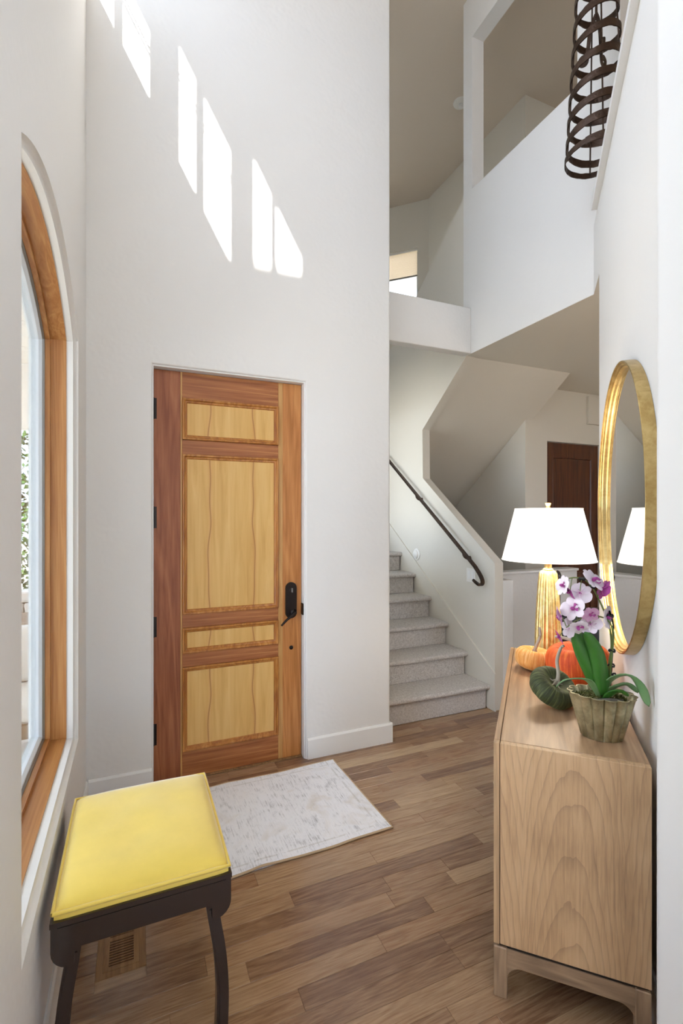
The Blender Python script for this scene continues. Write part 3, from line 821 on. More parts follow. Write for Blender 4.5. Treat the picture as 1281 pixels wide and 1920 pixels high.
new_obj('top_rail', prism(B(), [(-hx - .008, -hy - .004), (hx + .008, -hy - .004), (hx + .008, hy + .004), (-hx - .008, hy + .004)], .468, .482), 'ebony', stool)
for sx in (-1, 1):
    for sy in (-1, 1):
        path = spline([(sx * (hx - .052), sy * (hy - .03), .42), (sx * (hx - .045), sy * (hy - .03), .36), (sx * (hx - .026), sy * (hy - .024), .24), (sx * (hx - .018), sy * (hy - .022), .12), (sx * (hx - .022), sy * (hy - .016), .0)], 5)
        lg = new_obj('leg', bar(B(), path, .036, .034, up=(0, 1, 0)), 'ebony', stool)
        new_obj('leg_bead', bar(B(), [p + Vector((0, sy * .018, 0)) for p in path[4:]], .020, .005, up=(0, 1, 0)), 'ebony', lg)
        new_obj('corbel', lathe(B(), [(.0001, -.035), (.012, -.02), (.018, .0), (.02, .03), (.018, .05), (.0001, .055)], 12, sx=.8), 'ebony', lg, smooth=True, loc=(sx * (hx - .045), sy * (hy - .038), .365))

# ------------------------------------------------------------------ rug
rug = thing('door_mat_rug', 'pale grey distressed rug on the floor before the front door', 'rug', (.597, 2.508, 0), radians(1.2))
bm = B(); rx, ry = .6, .376; nu, nv = 48, 30; g = []
def rw(u, v):
    wob = .004 * sin(7 * u + 2) * (1 if abs(v) > .8 else .3) + .003 * noise.noise(Vector((u * 4, v * 4, 0)))
    lift = .009 + .004 * max(0, noise.noise(Vector((u * 2.2, v * 1.7, 5)))) + .006 * math.exp(-((u + .12) / .08) ** 2) * (1 if v < 0 else .5) * (v * v)
    return Vector((u * rx, v * ry + wob, lift))
for i in range(nu + 1): g.append([bm.verts.new(rw(-1 + 2 * i / nu, -1 + 2 * j / nv)) for j in range(nv + 1)])
for i in range(nu):
    for j in range(nv): bm.faces.new((g[i][j], g[i + 1][j], g[i + 1][j + 1], g[i][j + 1]))
ed = [g[i][0] for i in range(nu + 1)] + [g[nu][j] for j in range(1, nv + 1)] + [g[i][nv] for i in range(nu - 1, -1, -1)] + [g[0][j] for j in range(nv - 1, 0, -1)]
lo = [bm.verts.new((v.co.x, v.co.y, .001)) for v in ed]
for i in range(len(ed)): bm.faces.new((ed[i], lo[i], lo[(i + 1) % len(ed)], ed[(i + 1) % len(ed)]))
bp = [v.co.copy() - Vector((0, 0, .003)) for v in ed]; bp.append(bp[0].copy())
new_obj('pile', bm, 'rug_pile', rug, smooth=50)
new_obj('binding', tube(B(), bp, .0055, 6, cap=False), 'rug_binding', rug, smooth=True)

# ------------------------------------------------------------------ floor register
vent = thing('floor_register', 'wooden slatted floor vent set in the boards under the stool', 'floor vent', ((VX0 + VX1) / 2, (VY0 + VY1) / 2, 0))
ax, ay = (VX1 - VX0) / 2, (VY1 - VY0) / 2
outer = [(-ax, -ay), (ax, -ay), (ax, ay), (-ax, ay)]; ID = lambda a, b, c: (a, b, c)
new_obj('frame', ring(B(), outer, [(0, -.004), (0, .0002), (.0215, .0002), (.0215, -.004)], ID), 'register_wood', vent)
new_obj('insert_frame', ring(B(), offset(outer, .022), [(0, -.004), (0, .0012), (.018, .0012), (.018, -.010)], ID), 'register_wood', vent)
new_obj('void', box(B(), -ax + .02, ax - .02, -ay + .02, ay - .02, -.0034, -.003), 'groove', vent)
gx = ax - .040; y = -ay + .040 + .006; n_ = 0
while y < ay - .042:
    wide = n_ % 10 == 9
    new_obj('slat', box(B(), -gx, gx, y, y + (.018 if wide else .0046), -.003, .0008), 'register_wood', vent)
    y += .0245 if wide else .0115; n_ += 1

# ------------------------------------------------------------------ sideboard (diagonal frame)
CX0, CX1, CY0, CY1, CZ = -.124, .3235, 1.667, 2.919, .835
sb = thing('sideboard', 'weathered oak sideboard on short bracket feet against the diagonal wall', 'sideboard', G(CX0, CY0), DIAG)
W_, L_ = CX1 - CX0, CY1 - CY0
def cb(name, mat, x0, x1, y0, y1, z0, z1, bev=.0015, par=sb): return new_obj(name, box(B(), x0, x1, y0, y1, z0, z1, bev, 1), mat, par)
cb('end_panel', 'oak_cathedral', .0205, W_, 0, .022, .176, .834)
cb('end_panel', 'oak_side', .0205, W_, L_ - .022, L_, .176, .834)
cb('top', 'oak_top', .0205, W_, .0225, L_ - .0225, .812, .835)
cb('back_panel', 'oak_side', W_ - .012, W_, .023, L_ - .023, .18, .81)
cb('bottom', 'oak_top', .0205, W_ - .012, .023, L_ - .023, .178, .198)
cb('front_stile', 'oak_side', 0, .0185, 0, .024, .174, .835)
cb('front_stile', 'oak_side', 0, .0185, L_ - .024, L_, .174, .835)
cb('front_rail', 'oak_top', 0, .0185, .0245, L_ - .0245, .811, .835)
cb('reveal', 'groove', .0165, .0225, .004, L_ - .004, .178, .829, 0)
n_d = 3; dw = (L_ - .05) / n_d
for i in range(n_d):
    y0 = .025 + dw * i + .001; y1 = .025 + dw * (i + 1) - .001
    dr = cb('door', 'oak_side', 0, .0185, y0, y1, .178, .809)
    new_obj('knob', lathe(B(), [(.0001, .03), (.012, .027), (.014, .02), (.006, .008), (.006, 0)], 16), 'brass', dr, smooth=40, loc=(0, y1 - .04 if i != 1 else y0 + .04, .5), rot=(0, -pi / 2, 0))
cb('plinth_recess', 'groove', .012, W_ - .006, .010, L_ - .010, .160, .178, 0)
lg = .042
for x0 in (0, W_ - lg):
    for y0 in (0, L_ - lg): cb('foot', 'oak_base', x0, x0 + lg, y0, y0 + lg, 0, .166, .003)
def apr(a, b_, z1=.162, z0=.108, r=.045):
    p = [(a, z1), (a, z0 - r)]
    for k in range(1, 7): t = pi - (pi / 2) * k / 6; p.append((a + r + r * cos(t), z0 - r + r * sin(t)))
    for k in range(0, 6): t = pi / 2 - (pi / 2) * k / 6; p.append((b_ - r + r * cos(t), z0 - r + r * sin(t)))
    p += [(b_, z0 - r), (b_, z1)]; return p
for y0 in (.006, L_ - .024): new_obj('apron', prism(B(), apr(lg, W_ - lg), y0, y0 + .018, XZ), 'oak_base_h', sb)
for x0 in (.004, W_ - .022): new_obj('apron', prism(B(), apr(lg, L_ - lg), x0, x0 + .018, YZ), 'oak_base_h', sb)

# ------------------------------------------------------------------ mirror
MC, MR, MZ = 2.29, .587, 1.613
mr = thing('round_mirror', 'large round mirror in a deep brass frame on the diagonal wall', 'mirror', G(WL, MC, MZ), DIAG)
def disc_ring(prof, n=96):
    """prof [(radius, local x)] revolved about local x"""
    bm = B(); rings = []
    for r, x in prof: rings.append([bm.verts.new((x, r * cos(2 * pi * i / n), r * sin(2 * pi * i / n))) for i in range(n)])
    for a, b_ in zip(rings, rings[1:]):
        for i in range(n): bm.faces.new((a[i], a[(i + 1) % n], b_[(i + 1) % n], b_[i]))
    return bm
new_obj('frame', disc_ring([(MR, -.001), (MR, -.0395), (MR - .002, -.041), (MR - .0045, -.041), (MR - .006, -.039), (MR - .006, -.012), (MR - .03, -.012), (MR - .03, -.001)]), 'brass', mr, smooth=35)
new_obj('inner_bead', disc_ring([(MR - .006, -.034), (MR - .012, -.035), (MR - .015, -.031), (MR - .015, -.026), (MR - .021, -.026), (MR - .024, -.021), (MR - .024, -.012)]), 'brass', mr, smooth=35)
bm = B(); vs = [bm.verts.new((-.0125, (MR - .02) * cos(2 * pi * i / 96), (MR - .02) * sin(2 * pi * i / 96))) for i in range(96)]; bm.faces.new(vs)
new_obj('glass_plate', bm, 'mirror_glass', mr)

# ------------------------------------------------------------------ table lamp
LP = (.068, 2.745)
lamp = thing('table_lamp', 'gilt fluted column lamp with a glowing white drum shade on the sideboard', 'lamp', G(LP[0], LP[1], CZ + .0005), DIAG)
fl = lambda t, z: -.085 * (abs(sin(t * 7)) < .0) + .15 * (abs(cos(t * 8)) ** .55) - .09
new_obj('foot', lathe(B(), [(.0001, 0), (.078, 0), (.078, .018), (.072, .024), (.0001, .024)], 40), 'gilt', lamp, smooth=40)
new_obj('column', lathe(B(), [(.064, .024), (.061, .15), (.055, .27), (.048, .39), (.042, .445), (.036, .458), (.024, .464)], 112, flute=fl), 'gilt', lamp, smooth=70)
new_obj('neck', lathe(B(), [(.024, .462), (.026, .468), (.018, .475), (.018, .495), (.022, .5), (.0001, .502)], 24), 'gilt', lamp, smooth=40)
new_obj('stem_rod', lathe(B(), [(.005, .5), (.005, .80)], 10), 'brass', lamp)
z0, z1 = 1.352 - CZ, 1.618 - CZ
shd = new_obj('lamp_shade', lathe(B(), [(.229, z0), (.164, z1)], 64), 'lamp_shade_linen', lamp, smooth=40)
shd.data.update()
# open the shade top and bottom: remove the caps
bm = B(); bm.from_mesh(shd.data)
bmesh.ops.delete(bm, geom=[f for f in bm.faces if len(f.verts) > 4], context='FACES'); bm.to_mesh(shd.data); bm.free()
new_obj('shade_rim', tube(B(), [(.229 * cos(2 * pi * i / 64), .229 * sin(2 * pi * i / 64), z0) for i in range(65)], .0022, 6, cap=False), 'lamp_shade_linen', shd)
new_obj('shade_rim', tube(B(), [(.164 * cos(2 * pi * i / 64), .164 * sin(2 * pi * i / 64), z1) for i in range(65)], .0022, 6, cap=False), 'lamp_shade_linen', shd)
bm = B()
for k in range(3): tube(bm, [(0, 0, z1 - .004), (.163 * cos(2 * pi * k / 3), .163 * sin(2 * pi * k / 3), z1 - .004)], .002, 6)
new_obj('spider', bm, 'brass', shd)
new_obj('finial', lathe(B(), [(.005, .785), (.011, .79), (.009, .797), (.013, .806), (.0145, .813), (.0001, .816)], 18, flute=lambda t, z: .06 * sin(9 * t)), 'gilt', lamp, smooth=40)
lb = bpy.data.lights.new('lamp_bulb', 'POINT'); lb.energy = 2.4; lb.color = (1, .88, .72); lb.shadow_soft_size = .04
lo_ = bpy.data.objects.new('lamp_bulb', lb); COL.objects.link(lo_); lo_.parent = lamp; lo_.location = (0, 0, .62)

# ------------------------------------------------------------------ velvet pumpkins
def pumpkin(name, label, mat, pos, R, Hh, ribs, tilt, stem, seed, stem_r=.012):
    t = thing(name, label, 'pumpkin', G(pos[0], pos[1], CZ), DIAG)
    bm = B(); nu, nv = 72, 26; rows = []
    rnd = random.Random(seed)
    for j in range(nv + 1):
        ph = pi * j / nv; row = []
        for i in range(nu):
            th = 2 * pi * i / nu
            rib = 1 - .035 * (abs(cos(th * ribs / 2)) ** 6) * max(0.0, sin(ph)) ** .5
            nz = 1 + .04 * noise.noise(Vector((cos(th) * 1.3, sin(th) * 1.3, seed)))
            r = R * rib * nz * (max(0.0, sin(ph)) ** .72)
            z = cos(ph); z = Hh / 2 * (math.copysign(abs(z) ** .85, z)) - (Hh * .30 * math.exp(-(ph / .42) ** 2))
            row.append(bm.verts.new((r * cos(th), r * sin(th), z)))
        rows.append(row)
    for a, b_ in zip(rows, rows[1:]):
        for i in range(nu): bm.faces.new((a[i], a[(i + 1) % nu], b_[(i + 1) % nu], b_[i]))
    bmesh.ops.remove_doubles(bm, verts=bm.verts[:], dist=1e-5)
    M = Matrix.Rotation(tilt[1], 3, 'Z') @ Matrix.Rotation(tilt[0], 3, 'Y')
    for v in bm.verts: v.co = M @ v.co
    low = min(v.co.z for v in bm.verts)
    body = new_obj('body', bm, mat, t, smooth=True, loc=(0, 0, -low)); t['group'] = 'velvet pumpkins on the sideboard'
    zc = Hh * .2
    sp_ = spline([Vector((0, 0, zc - .02)), Vector((0, 0, zc + .012))] + [Vector(s) for s in stem], 6)
    st_ = new_obj('stem', tube(B(), sp_, lambda s: stem_r * (1.5 - 1.9 * s if s < .25 else 1.02 - .42 * s), 9), 'dry_stem', t, smooth=True, loc=(0, 0, -low), rot=M.to_euler())
    for k in range(5):
        a = 2 * pi * k / 5 + seed
        new_obj('root_ridge', tube(B(), spline([(.004 * cos(a), .004 * sin(a), zc + .02), (.014 * cos(a), .014 * sin(a), zc + .004), (.03 * cos(a), .03 * sin(a), zc + .004)], 4), lambda s: .005 * (1 - .7 * s), 6), 'dry_stem', st_, smooth=True)
    return t
pumpkin('velvet_pumpkin', 'large bright orange velvet pumpkin beside the orchid leaves', 'velvet_orange', (.182, 2.395), .136, .185, 9, (radians(-4), 0), [(.0, -.012, .075), (-.03, -.02, .105), (-.085, .0, .112)], 1.7, .010)
pumpkin('velvet_pumpkin', 'small golden apricot velvet pumpkin in front of the lamp', 'velvet_gold', (.000, 2.53), .088, .112, 8, (radians(6), radians(20)), [(.006, .002, .06), (.016, -.004, .105), (.012, .004, .15)], 4.2, .010)
pumpkin('velvet_pumpkin', 'tilted dark green velvet pumpkin beside the metal planter', 'velvet_green', (.070, 2.085), .092, .098, 8, (radians(34), radians(-40)), [(-.018, .01, .055), (-.055, .02, .085), (-.075, .03, .13), (-.072, .03, .15)], 8.6, .0085)

# ------------------------------------------------------------------ potted orchid
PO = (.212, 1.842)
orch = thing('potted_orchid', 'pink and white orchid in an oval fluted metal planter on the sideboard', 'potted plant', G(PO[0], PO[1], CZ), DIAG)
def plant(xl, yl, z): return (xl - PO[0], yl - PO[1], z - CZ)
def scal(t, z): return .15 * (abs(cos(t * 7)) ** .7) - .10
prof = [(.060, 0), (.062, .003), (.076, .06), (.093, .125), (.099, .146), (.101, .147), (.098, .1455), (.088, .122), (.085, .12), (.0001, .12)]
pot = new_obj('pot', lathe(B(), prof, 196, sy=.74, flute=lambda t, z: scal(t, z) if z > .001 else -.02), 'aged_pot', orch, smooth=60)
new_obj('pot_rim', tube(B(), [(.1005 * (1 + scal(t, 1)) * cos(t), .1005 * (1 + scal(t, 1)) * sin(t) * .74, .147) for t in [2 * pi * i / 196 for i in range(197)]], .0018, 6, cap=False), 'aged_pot', pot)
rm = random.Random(3); bm = B()
for k in range(900):
    a = rm.uniform(0, 2 * pi); r = .084 * sqrt(rm.random()); h = .026 * (1 - (r / .092) ** 2) + rm.uniform(-.004, .006)
    p = Vector((r * cos(a), r * sin(a) * .74, .119 + h)); d = Vector((rm.uniform(-1, 1), rm.uniform(-1, 1), rm.uniform(.1, 1.1))).normalized() * rm.uniform(.007, .016)
    s_ = d.cross(Vector((rm.random(), rm.random(), .3))).normalized() * .0016
    v = [bm.verts.new(q) for q in (p - s_, p + s_, p + d * .6 + s_ * .8, p + d, p + d * .6 - s_ * .8)]
    bm.faces.new(v)
tag(new_obj('moss', bm, 'moss', orch), kind='stuff')
new_obj('root', tube(B(), spline([(-.02, -.055, .137), (.02, -.06, .146), (.055, -.045, .142)], 6), .007, 8), 'bark', orch, smooth=True)
def leaf(pts, w, mat, fold=.25, twist=(0, 0, 1), nseg=18):
    c = spline([plant(*p) for p in pts], max(3, nseg // (len(pts) - 1))); m = len(c); bm = B(); rows = []
    for i, p in enumerate(c):
        s = i / (m - 1); d = (c[min(i + 1, m - 1)] - c[max(i - 1, 0)]).normalized()
        side = d.cross(Vector(twist)).normalized(); nrm = side.cross(d).normalized()
        ww = w * (min(1, .28 + 2.4 * s) if s < .3 else 1) * max(0.0, 1 - max(0, (s - .55) / .45) ** 2.2) ** .6
        row = []
        for k in range(-3, 4):
            q = k / 3; row.append(bm.verts.new(p + side * (ww * q) + nrm * (fold * ww * q * q)))
        rows.append(row)
    for a, b_ in zip(rows, rows[1:]):
        for k in range(6): bm.faces.new((a[k], a[k + 1], b_[k + 1], b_[k]))
    bmesh.ops.remove_doubles(bm, verts=bm.verts[:], dist=1e-5)
    o = new_obj('leaf', bm, mat, orch, smooth=True)
    sm = o.modifiers.new('thick', 'SOLIDIFY'); sm.thickness = .0022; sm.offset = 0
    return o
leaf([(.212, 1.835, .965), (.196, 1.83, 1.03), (.160, 1.822, 1.115), (.126, 1.815, 1.198)], .030, 'orchid_leaf', .4, (-.25, 1, .1))
leaf([(.216, 1.815, .965), (.203, 1.808, 1.045), (.188, 1.80, 1.125), (.156, 1.792, 1.195)], .025, 'orchid_leaf', .5, (.3, 1, .1))
leaf([(.215, 1.83, .97), (.232, 1.82, 1.03), (.279, 1.80, 1.062), (.315, 1.79, 1.035), (.338, 1.782, .975)], .019, 'orchid_leaf_pale', .15, (-.2, .5, 1))
leaf([(.215, 1.83, .965), (.236, 1.825, 1.0), (.282, 1.825, 1.024), (.316, 1.83, 1.0)], .017, 'orchid_leaf_pale', .2, (0, .6, 1))
leaf([(.210, 1.81, .965), (.232, 1.782, 1.002), (.258, 1.772, 1.015), (.28, 1.772, 1.004)], .014, 'orchid_leaf', .2, (0, .7, 1))
leaf([(.205, 1.82, .965), (.165, 1.765, 1.04), (.10, 1.735, 1.046), (.066, 1.722, 1.022)], .013, 'orchid_leaf_pale', .2, (0, .4, 1))
S1 = [(.225, 1.845, .955), (.232, 1.855, 1.006), (.237, 1.858, 1.087), (.243, 1.860, 1.132), (.239, 1.86, 1.195), (.223, 1.854, 1.249), (.199, 1.843, 1.307), (.175, 1.834, 1.349), (.141, 1.822, 1.369), (.105, 1.808, 1.366), (.085, 1.80, 1.350)]
S2 = [(.232, 1.842, .955), (.240, 1.848, 1.09), (.247, 1.853, 1.153), (.243, 1.85, 1.206), (.222, 1.838, 1.235), (.18, 1.81, 1.245), (.135, 1.795, 1.232), (.10, 1.785, 1.205)]
new_obj('flower_stem', tube(B(), spline([plant(*p) for p in S1], 6), lambda s: .0042 - .0022 * s, 8), 'stem_green', orch, smooth=True)
new_obj('flower_stem', tube(B(), spline([plant(*p) for p in S2], 6), lambda s: .0038 - .0022 * s, 8), 'stem_green', orch, smooth=True)
stk = new_obj('support_stake', tube(B(), spline([plant(.236, 1.852, .955), plant(.244, 1.852, 1.10), plant(.249, 1.856, 1.2), plant(.236, 1.85, 1.26)], 6), .0028, 8), 'clip_black', orch, smooth=True)
for p in ((.246, 1.853, 1.045), (.242, 1.855, 1.075), (.244, 1.856, 1.125), (.238, 1.85, 1.243), (.182, 1.837, 1.338), (.15, 1.824, 1.366)):
    bm = B(); tube(bm, [Vector(plant(*p)) + Vector((.009 * cos(t), .006 * sin(t), .004 * sin(2 * t))) for t in [2 * pi * i / 10 for i in range(11)]], .0032, 6, cap=False)
    new_obj('plant_clip', bm, 'clip_black', orch, smooth=True)
def petal_mesh(nm, L, W, mat, cup=.25, n=9):
    bm = B(); rows = []
    for i in range(n + 1):
        s = i / n; ww = W * (max(0.0, sin(pi * min(1, s * .92 + .04))) ** .7) * (.75 + .5 * s) * .8; row = []
        for k in range(-3, 4):
            q = k / 3; row.append(bm.verts.new((L * s, ww * q, cup * L * (s - s * s) - .12 * W * q * q + .1 * L * s * s * 0)))
        rows.append(row)
    for a, b_ in zip(rows, rows[1:]):
        for k in range(6): bm.faces.new((a[k], a[k + 1], b_[k + 1], b_[k]))
    bmesh.ops.recalc_face_normals(bm, faces=bm.faces[:])
    me = bpy.data.meshes.new(nm); 
    for f in bm.faces: f.smooth = True
    bm.to_mesh(me); bm.free(); me.materials.append(MAT[mat]); return me
PET = {m: (petal_mesh('petal', .040, .027, m), petal_mesh('sepal', .037, .017, m)) for m in ('petal', 'petal_pink', 'petal_magenta')}
lipb = B(); 
lathe(lipb, [(.0001, -.004), (.005, 0), (.006, .006), (.004, .013), (.0001, .016)], 12)
for s in (-1, 1):
    rows = []
    for i in range(6):
        t = i / 5; rows.append([lipb.verts.new((.004 + .016 * t, s * (.003 + .010 * sin(pi * t) * q), .004 + .008 * t * q)) for q in (0, .5, 1)])
    for a, b_ in zip(rows, rows[1:]):
        for k in range(2): lipb.faces.new((a[k], a[k + 1], b_[k + 1], b_[k]))
lipo = new_obj('flower', lipb, 'petal_magenta', orch, smooth=True); lip_me = lipo.data; bpy.data.objects.remove(lipo)
def flower(p, face, mat, roll=0.0, scale=1.0):
    f = bpy.data.objects.new('flower', lip_me); COL.objects.link(f); f.parent = orch; f.location = plant(*p); f.scale = (scale,) * 3
    q = Vector(face).to_track_quat('Z', 'Y'); f.rotation_euler = (q.to_matrix() @ Matrix.Rotation(roll, 3, 'Z')).to_euler()
    for k, (ang, kind) in enumerate(((pi / 2, 1), (pi / 2 + 1.27, 0), (pi / 2 - 1.27, 0), (pi / 2 + 2.5, 1), (pi / 2 - 2.5, 1))):
        o = bpy.data.objects.new('petal', PET[mat][kind]); COL.objects.link(o); o.parent = f
        o.rotation_euler = (0, -.18, ang); o.location = (0, 0, 0 if kind == 0 else -.002)
    return f
FL = [((.091, 1.779, 1.346), (-.95, -.5, .25), 'petal', .3, .95), ((.112, 1.785, 1.328), (-.9, -.1, -.6), 'petal_magenta', 1.2, .85), ((.142, 1.799, 1.322), (.25, .75, -.55), 'petal', .9, 1.05),
      ((.182, 1.814, 1.364), (.75, -.5, .7), 'petal', -.5, 1.15), ((.213, 1.822, 1.335), (.9, .35, -.5), 'petal_magenta', .4, .95), ((.122, 1.785, 1.270), (-.55, -.9, .25), 'petal', .5, 1.1),
      ((.173, 1.800, 1.252), (.15, -1, -.3), 'petal_pink', .4, .75), ((.175, 1.812, 1.218), (.3, .8, -.6), 'petal', 2.6, .95), ((.228, 1.850, 1.236), (.9, -.45, .1), 'petal', .7, 1.05), ((.083, 1.776, 1.242), (-1, .1, -.3), 'petal_pink', .2, .95),
      ((.136, 1.798, 1.208), (.2, -.8, -.7), 'petal', .9, .95), ((.080, 1.776, 1.176), (-1, -.2, -.5), 'petal_magenta', .8, .68), ((.108, 1.790, 1.203), (-.6, .7, -.2), 'petal', 1.5, .85)]
for f_ in FL: flower(*f_)
bm = B()
for (p, *_), b_ in zip(FL, [(.10, 1.806, 1.364), (.12, 1.815, 1.368), (.15, 1.826, 1.362), (.18, 1.836, 1.345), (.20, 1.843, 1.306), (.135, 1.80, 1.236), (.17, 1.812, 1.27), (.17, 1.81, 1.243), (.226, 1.852, 1.245), (.10, 1.786, 1.21), (.135, 1.796, 1.232), (.10, 1.785, 1.2), (.11, 1.788, 1.215)]):
    bm = B(); a, c = Vector(plant(*b_)), Vector(plant(*p)); tube(bm, spline([a, (a + c) / 2 + Vector((0, 0, .006)), c], 4), .0014, 6)
    new_obj('pedicel', bm, 'stem_green', orch, smooth=True)

# ------------------------------------------------------------------ spiral iron pendant
CH = (2.395, 1.935)
ch = thing('spiral_pendant', 'black wrought iron pendant lantern of spiralling hammered bands', 'pendant light', (CH[0], CH[1], 3.605))
def rr_(z): return .156 - .058 * min(1, max(0, z / 1.0))
def band(bm, pts_fn, n, w, th=.006):
    rows = []
    for i in range(n + 1):
        c, out, zz = pts_fn(i / n); ww = w * (1 + .16 * noise.noise(Vector((i * .55, zz * 3, 1))))
        up = Vector((0, 0, 1)); dz = .003 * noise.noise(Vector((i * .7, 5, zz)))
        rows.append([bm.verts.new(c + out * a + up * (b_ * ww / 2 + dz)) for a, b_ in ((0, -1), (th, -1), (th, 1), (0, 1))])
    for a, b_ in zip(rows, rows[1:]):
        for k in range(4): bm.faces.new((a[k], a[(k + 1) % 4], b_[(k + 1) % 4], b_[k]))
    bm.faces.new(rows[0]); bm.faces.new(rows[-1][::-1])
turns, zstep = 9, .108
def helix(s):
    t = s * turns * 2 * pi; z = (s * turns) * (zstep + .003 * s * turns); r = rr_(z); a = t + radians(200)
    return Vector((r * cos(a), r * sin(a), z)), Vector((cos(a), sin(a), 0)), z
bm = B(); band(bm, helix, turns * 44, .040); new_obj('spiral_band', bm, 'iron', ch, smooth=40)
bm = B(); band(bm, lambda s: (Vector((.157 * cos(2 * pi * s), .157 * sin(2 * pi * s), .0)), Vector((cos(2 * pi * s), sin(2 * pi * s), 0)), 0), 60, .03); new_obj('bottom_ring', bm, 'iron', ch, smooth=40)
for k in range(4):
    a = 2 * pi * k / 4 + .9
    new_obj('upright', tube(B(), [((rr_(z) - .005) * cos(a), (rr_(z) - .005) * sin(a), z) for z in (0, .2, .4, .6, .8, 1.0, 1.2)], .0045, 6), 'iron', ch)
for k in range(3):
    a = 2 * pi * k / 3 + 2.2
    pts = [(0, 0, .80)] + [((.02 + .03 * u) * cos(a), (.02 + .03 * u) * sin(a), .80 - .25 * u) for u in (.3, .7, 1)] + [(.075 * cos(a), .075 * sin(a), .545), (.082 * cos(a), .082 * sin(a), .575), (.066 * cos(a), .066 * sin(a), .59), (.058 * cos(a), .058 * sin(a), .572)]
    new_obj('scroll', bar(B(), spline(pts, 5), .02, .006, up=(-sin(a), cos(a), 0)), 'iron', ch)
new_obj('centre_rod', lathe(B(), [(.007, .78), (.007, ZC - 3.605)], 10), 'iron', ch)
new_obj('canopy', lathe(B(), [(.0001, ZC - 3.605), (.07, ZC - 3.605), (.06, ZC - 3.63), (.0001, ZC - 3.645)], 24), 'iron', ch, smooth=40)

# ceiling sprinkler
spk = thing('ceiling_sprinkler', 'small round white sprinkler on the upper ceiling', 'sprinkler', (3.31, 4.37, ZC))
new_obj('escutcheon', lathe(B(), [(.0001, -.004), (.05, -.016), (.078, -.012), (.082, 0)], 28), 'white_plastic', spk, smooth=40)
new_obj('head', lathe(B(), [(.0001, -.06), (.02, -.055), (.022, -.03), (.014, -.01)], 18), 'trim_paint', spk, smooth=40)

# ------------------------------------------------------------------ dark chair in the hall
chr_ = thing('hall_chair', 'black leather chair with turned finial posts in the hall', 'chair', (3.13, 2.60, 0), radians(-28))
for sx in (-.22, .22):
    p = new_obj('back_post', lathe(B(), [(.02, 0), (.022, .42), (.018, .46), (.022, .5), (.02, 1.06), (.012, 1.07)], 14), 'ebony', chr_, smooth=40, loc=(sx, 0, 0))
    new_obj('finial', lathe(B(), [(.012, 1.065), (.026, 1.075), (.014, 1.095), (.022, 1.115), (.027, 1.14), (.018, 1.165), (.0001, 1.178)], 16), 'ebony', p, smooth=40)
    new_obj('front_leg', lathe(B(), [(.016, 0), (.022, .1), (.016, .2), (.023, .36), (.023, .44)], 14), 'ebony', chr_, smooth=40, loc=(sx, -.42, 0))
bm = B(); box(bm, -.24, .24, -.46, .02, .43, .5, .025, 3); new_obj('seat', bm, 'black_leather', chr_, smooth=40)
bm = B(); box(bm, -.205, .205, -.03, .03, .55, .84, .025, 3); new_obj('back_cushion', bm, 'black_leather', chr_, smooth=40)
new_obj('top_rail', box(B(), -.21, .21, -.012, .012, .86, .90, .005), 'ebony', chr_)
for x in (-.12, -.04, .04, .12): new_obj('spindle', lathe(B(), [(.008, .5), (.012, .53), (.008, .56)], 8), 'ebony', chr_, loc=(x, 0, 0))

# ------------------------------------------------------------------ outside: porch, terrace and planting seen through the window
struct(new_obj('porch_floor', box(B(), -4.5, 1.54, 3.12, 6.2, -.22, -.12), 'deck'), 'pale terrace paving outside')
struct(new_obj('terrace_floor', box(B(), -4.5, -.45, -3.5, 3.12, -.22, -.12), 'deck'), 'pale terrace outside the window')
struct(new_obj('ground', box(B(), -30, 30, -30, 40, -.5, -.24), 'stone'), 'bright ground outside')
pr = struct(new_obj('porch_ceiling', prism(B(), [(-3.4, -.9), (-.44, -.9), (-.44, 3.12), (1.53, 3.12), (1.53, 5.1), (-3.4, 5.1)], 2.95, 3.1), 'porch_paint'), 'white porch ceiling')
for y in (3.2, 4.0, 4.6): new_obj('batten', box(B(), -3.4, 1.5, y, y + .06, 2.92, 2.95), 'porch_paint', pr)
struct(new_obj('porch_beam', box(B(), -3.4, 1.53, 5.1, 5.25, 2.37, 3.1, .01), 'porch_paint'), 'white porch beam')
struct(new_obj('wall_sun_block', box(B(), -6.5, -.45, -3.9, -3.6, 0, 9.06), 'wall_paint'), 'unseen wall added outside to block the sun')  # added out of view to cut off the sun, not a known wing
# low dry stone wall, stone by stone
sw_ = struct(thing('stone_wall', None, None, (-1.6, 6.4, -.24)), 'low pale stone garden wall outside')
rs = random.Random(5); z = 0
for r in range(7):
    h = rs.uniform(.12, .18); x = -1.5 + rs.uniform(-.15, 0)
    while x < 1.9:
        w = rs.uniform(.25, .5); bm = B(); box(bm, 0, w - .012, -.02 - rs.uniform(0, .04), .3, 0, h - .01, .02, 2)
        for v in bm.verts: v.co += Vector((rs.uniform(-.008, .008),) * 3)
        new_obj('stone', bm, 'stone', sw_, loc=(x, 0, z)); x += w
    z += h
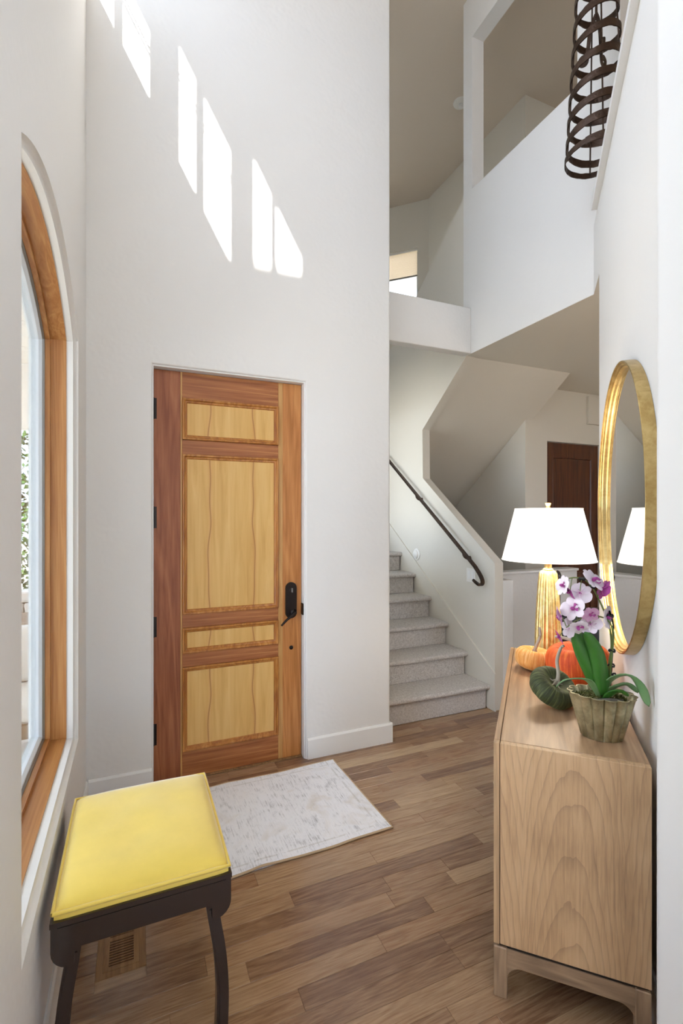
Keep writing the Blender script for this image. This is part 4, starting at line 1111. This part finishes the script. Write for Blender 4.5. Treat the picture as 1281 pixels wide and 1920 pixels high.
# hedge behind
bm = B(); rh = random.Random(9)
for k in range(14000):
    p = Vector((rh.uniform(-3.4, .6), rh.uniform(7.6, 8.8), rh.uniform(.2, 4.2)))
    d = Vector((rh.uniform(-1, 1), rh.uniform(-1, 1), rh.uniform(-.6, 1))).normalized() * rh.uniform(.06, .13); s = d.cross(Vector((rh.random(), rh.random(), rh.random()))).normalized() * d.length * .3
    v = [bm.verts.new(q) for q in (p, p + d * .5 + s, p + d, p + d * .5 - s)]; bm.faces.new(v)
hg = thing('hedge', 'leafy green hedge beyond the porch, seen through the arched window', 'hedge', (-1.4, 8.2, -.24))
o = new_obj('foliage', bm, 'hedge_leaf', hg, loc=(1.4, -8.2, .24)); tag(o, kind='stuff')
for x in (-1.2, -.4, .4, 1.2): new_obj('trunk', tube(B(), spline([(x, 0, 0), (x + .06, .02, 1.6), (x - .03, -.02, 3.6)], 5), lambda s: .06 - .03 * s, 8), 'bark', hg, smooth=True)
# terrace chair and table
tc_ = thing('terrace_chair', 'weathered teak terrace armchair with white cushions outside the window', 'outdoor chair', (-.80, 4.05, -.12), radians(8))
for x in (-.32, .32):
    for y in (-.32, .32): new_obj('leg', box(B(), x - .03, x + .03, y - .03, y + .03, 0, .62, .005), 'teak', tc_)
    new_obj('armrest', box(B(), x - .05, x + .05, -.38, .38, .62, .66, .008), 'teak', tc_)
for y in (-.32, .32): new_obj('seat_rail', box(B(), -.32, .32, y - .02, y + .02, .24, .33), 'teak', tc_)
for k in range(5): new_obj('back_slat', box(B(), -.3, .3, .31, .34, .40 + .1 * k, .46 + .1 * k, .004), 'teak', tc_)
bm = B(); box(bm, -.29, .29, -.33, .29, .33, .47, .04, 3); new_obj('seat_cushion', bm, 'white_cushion', tc_, smooth=50)
bm = B(); box(bm, -.28, .28, .15, .30, .47, .88, .05, 3); new_obj('back_cushion', bm, 'white_cushion', tc_, smooth=50)
tt = thing('terrace_table', 'weathered teak slatted table on the terrace outside', 'outdoor table', (-1.05, 5.35, -.12))
for k in range(8): new_obj('top_slat', box(B(), -.7, .7, -.40 + .1 * k, -.31 + .1 * k, .70, .735, .004), 'teak', tt)
for x in (-.6, .6):
    for y in (-.32, .32): new_obj('leg', box(B(), x - .035, x + .035, y - .035, y + .035, 0, .70, .005), 'teak', tt)
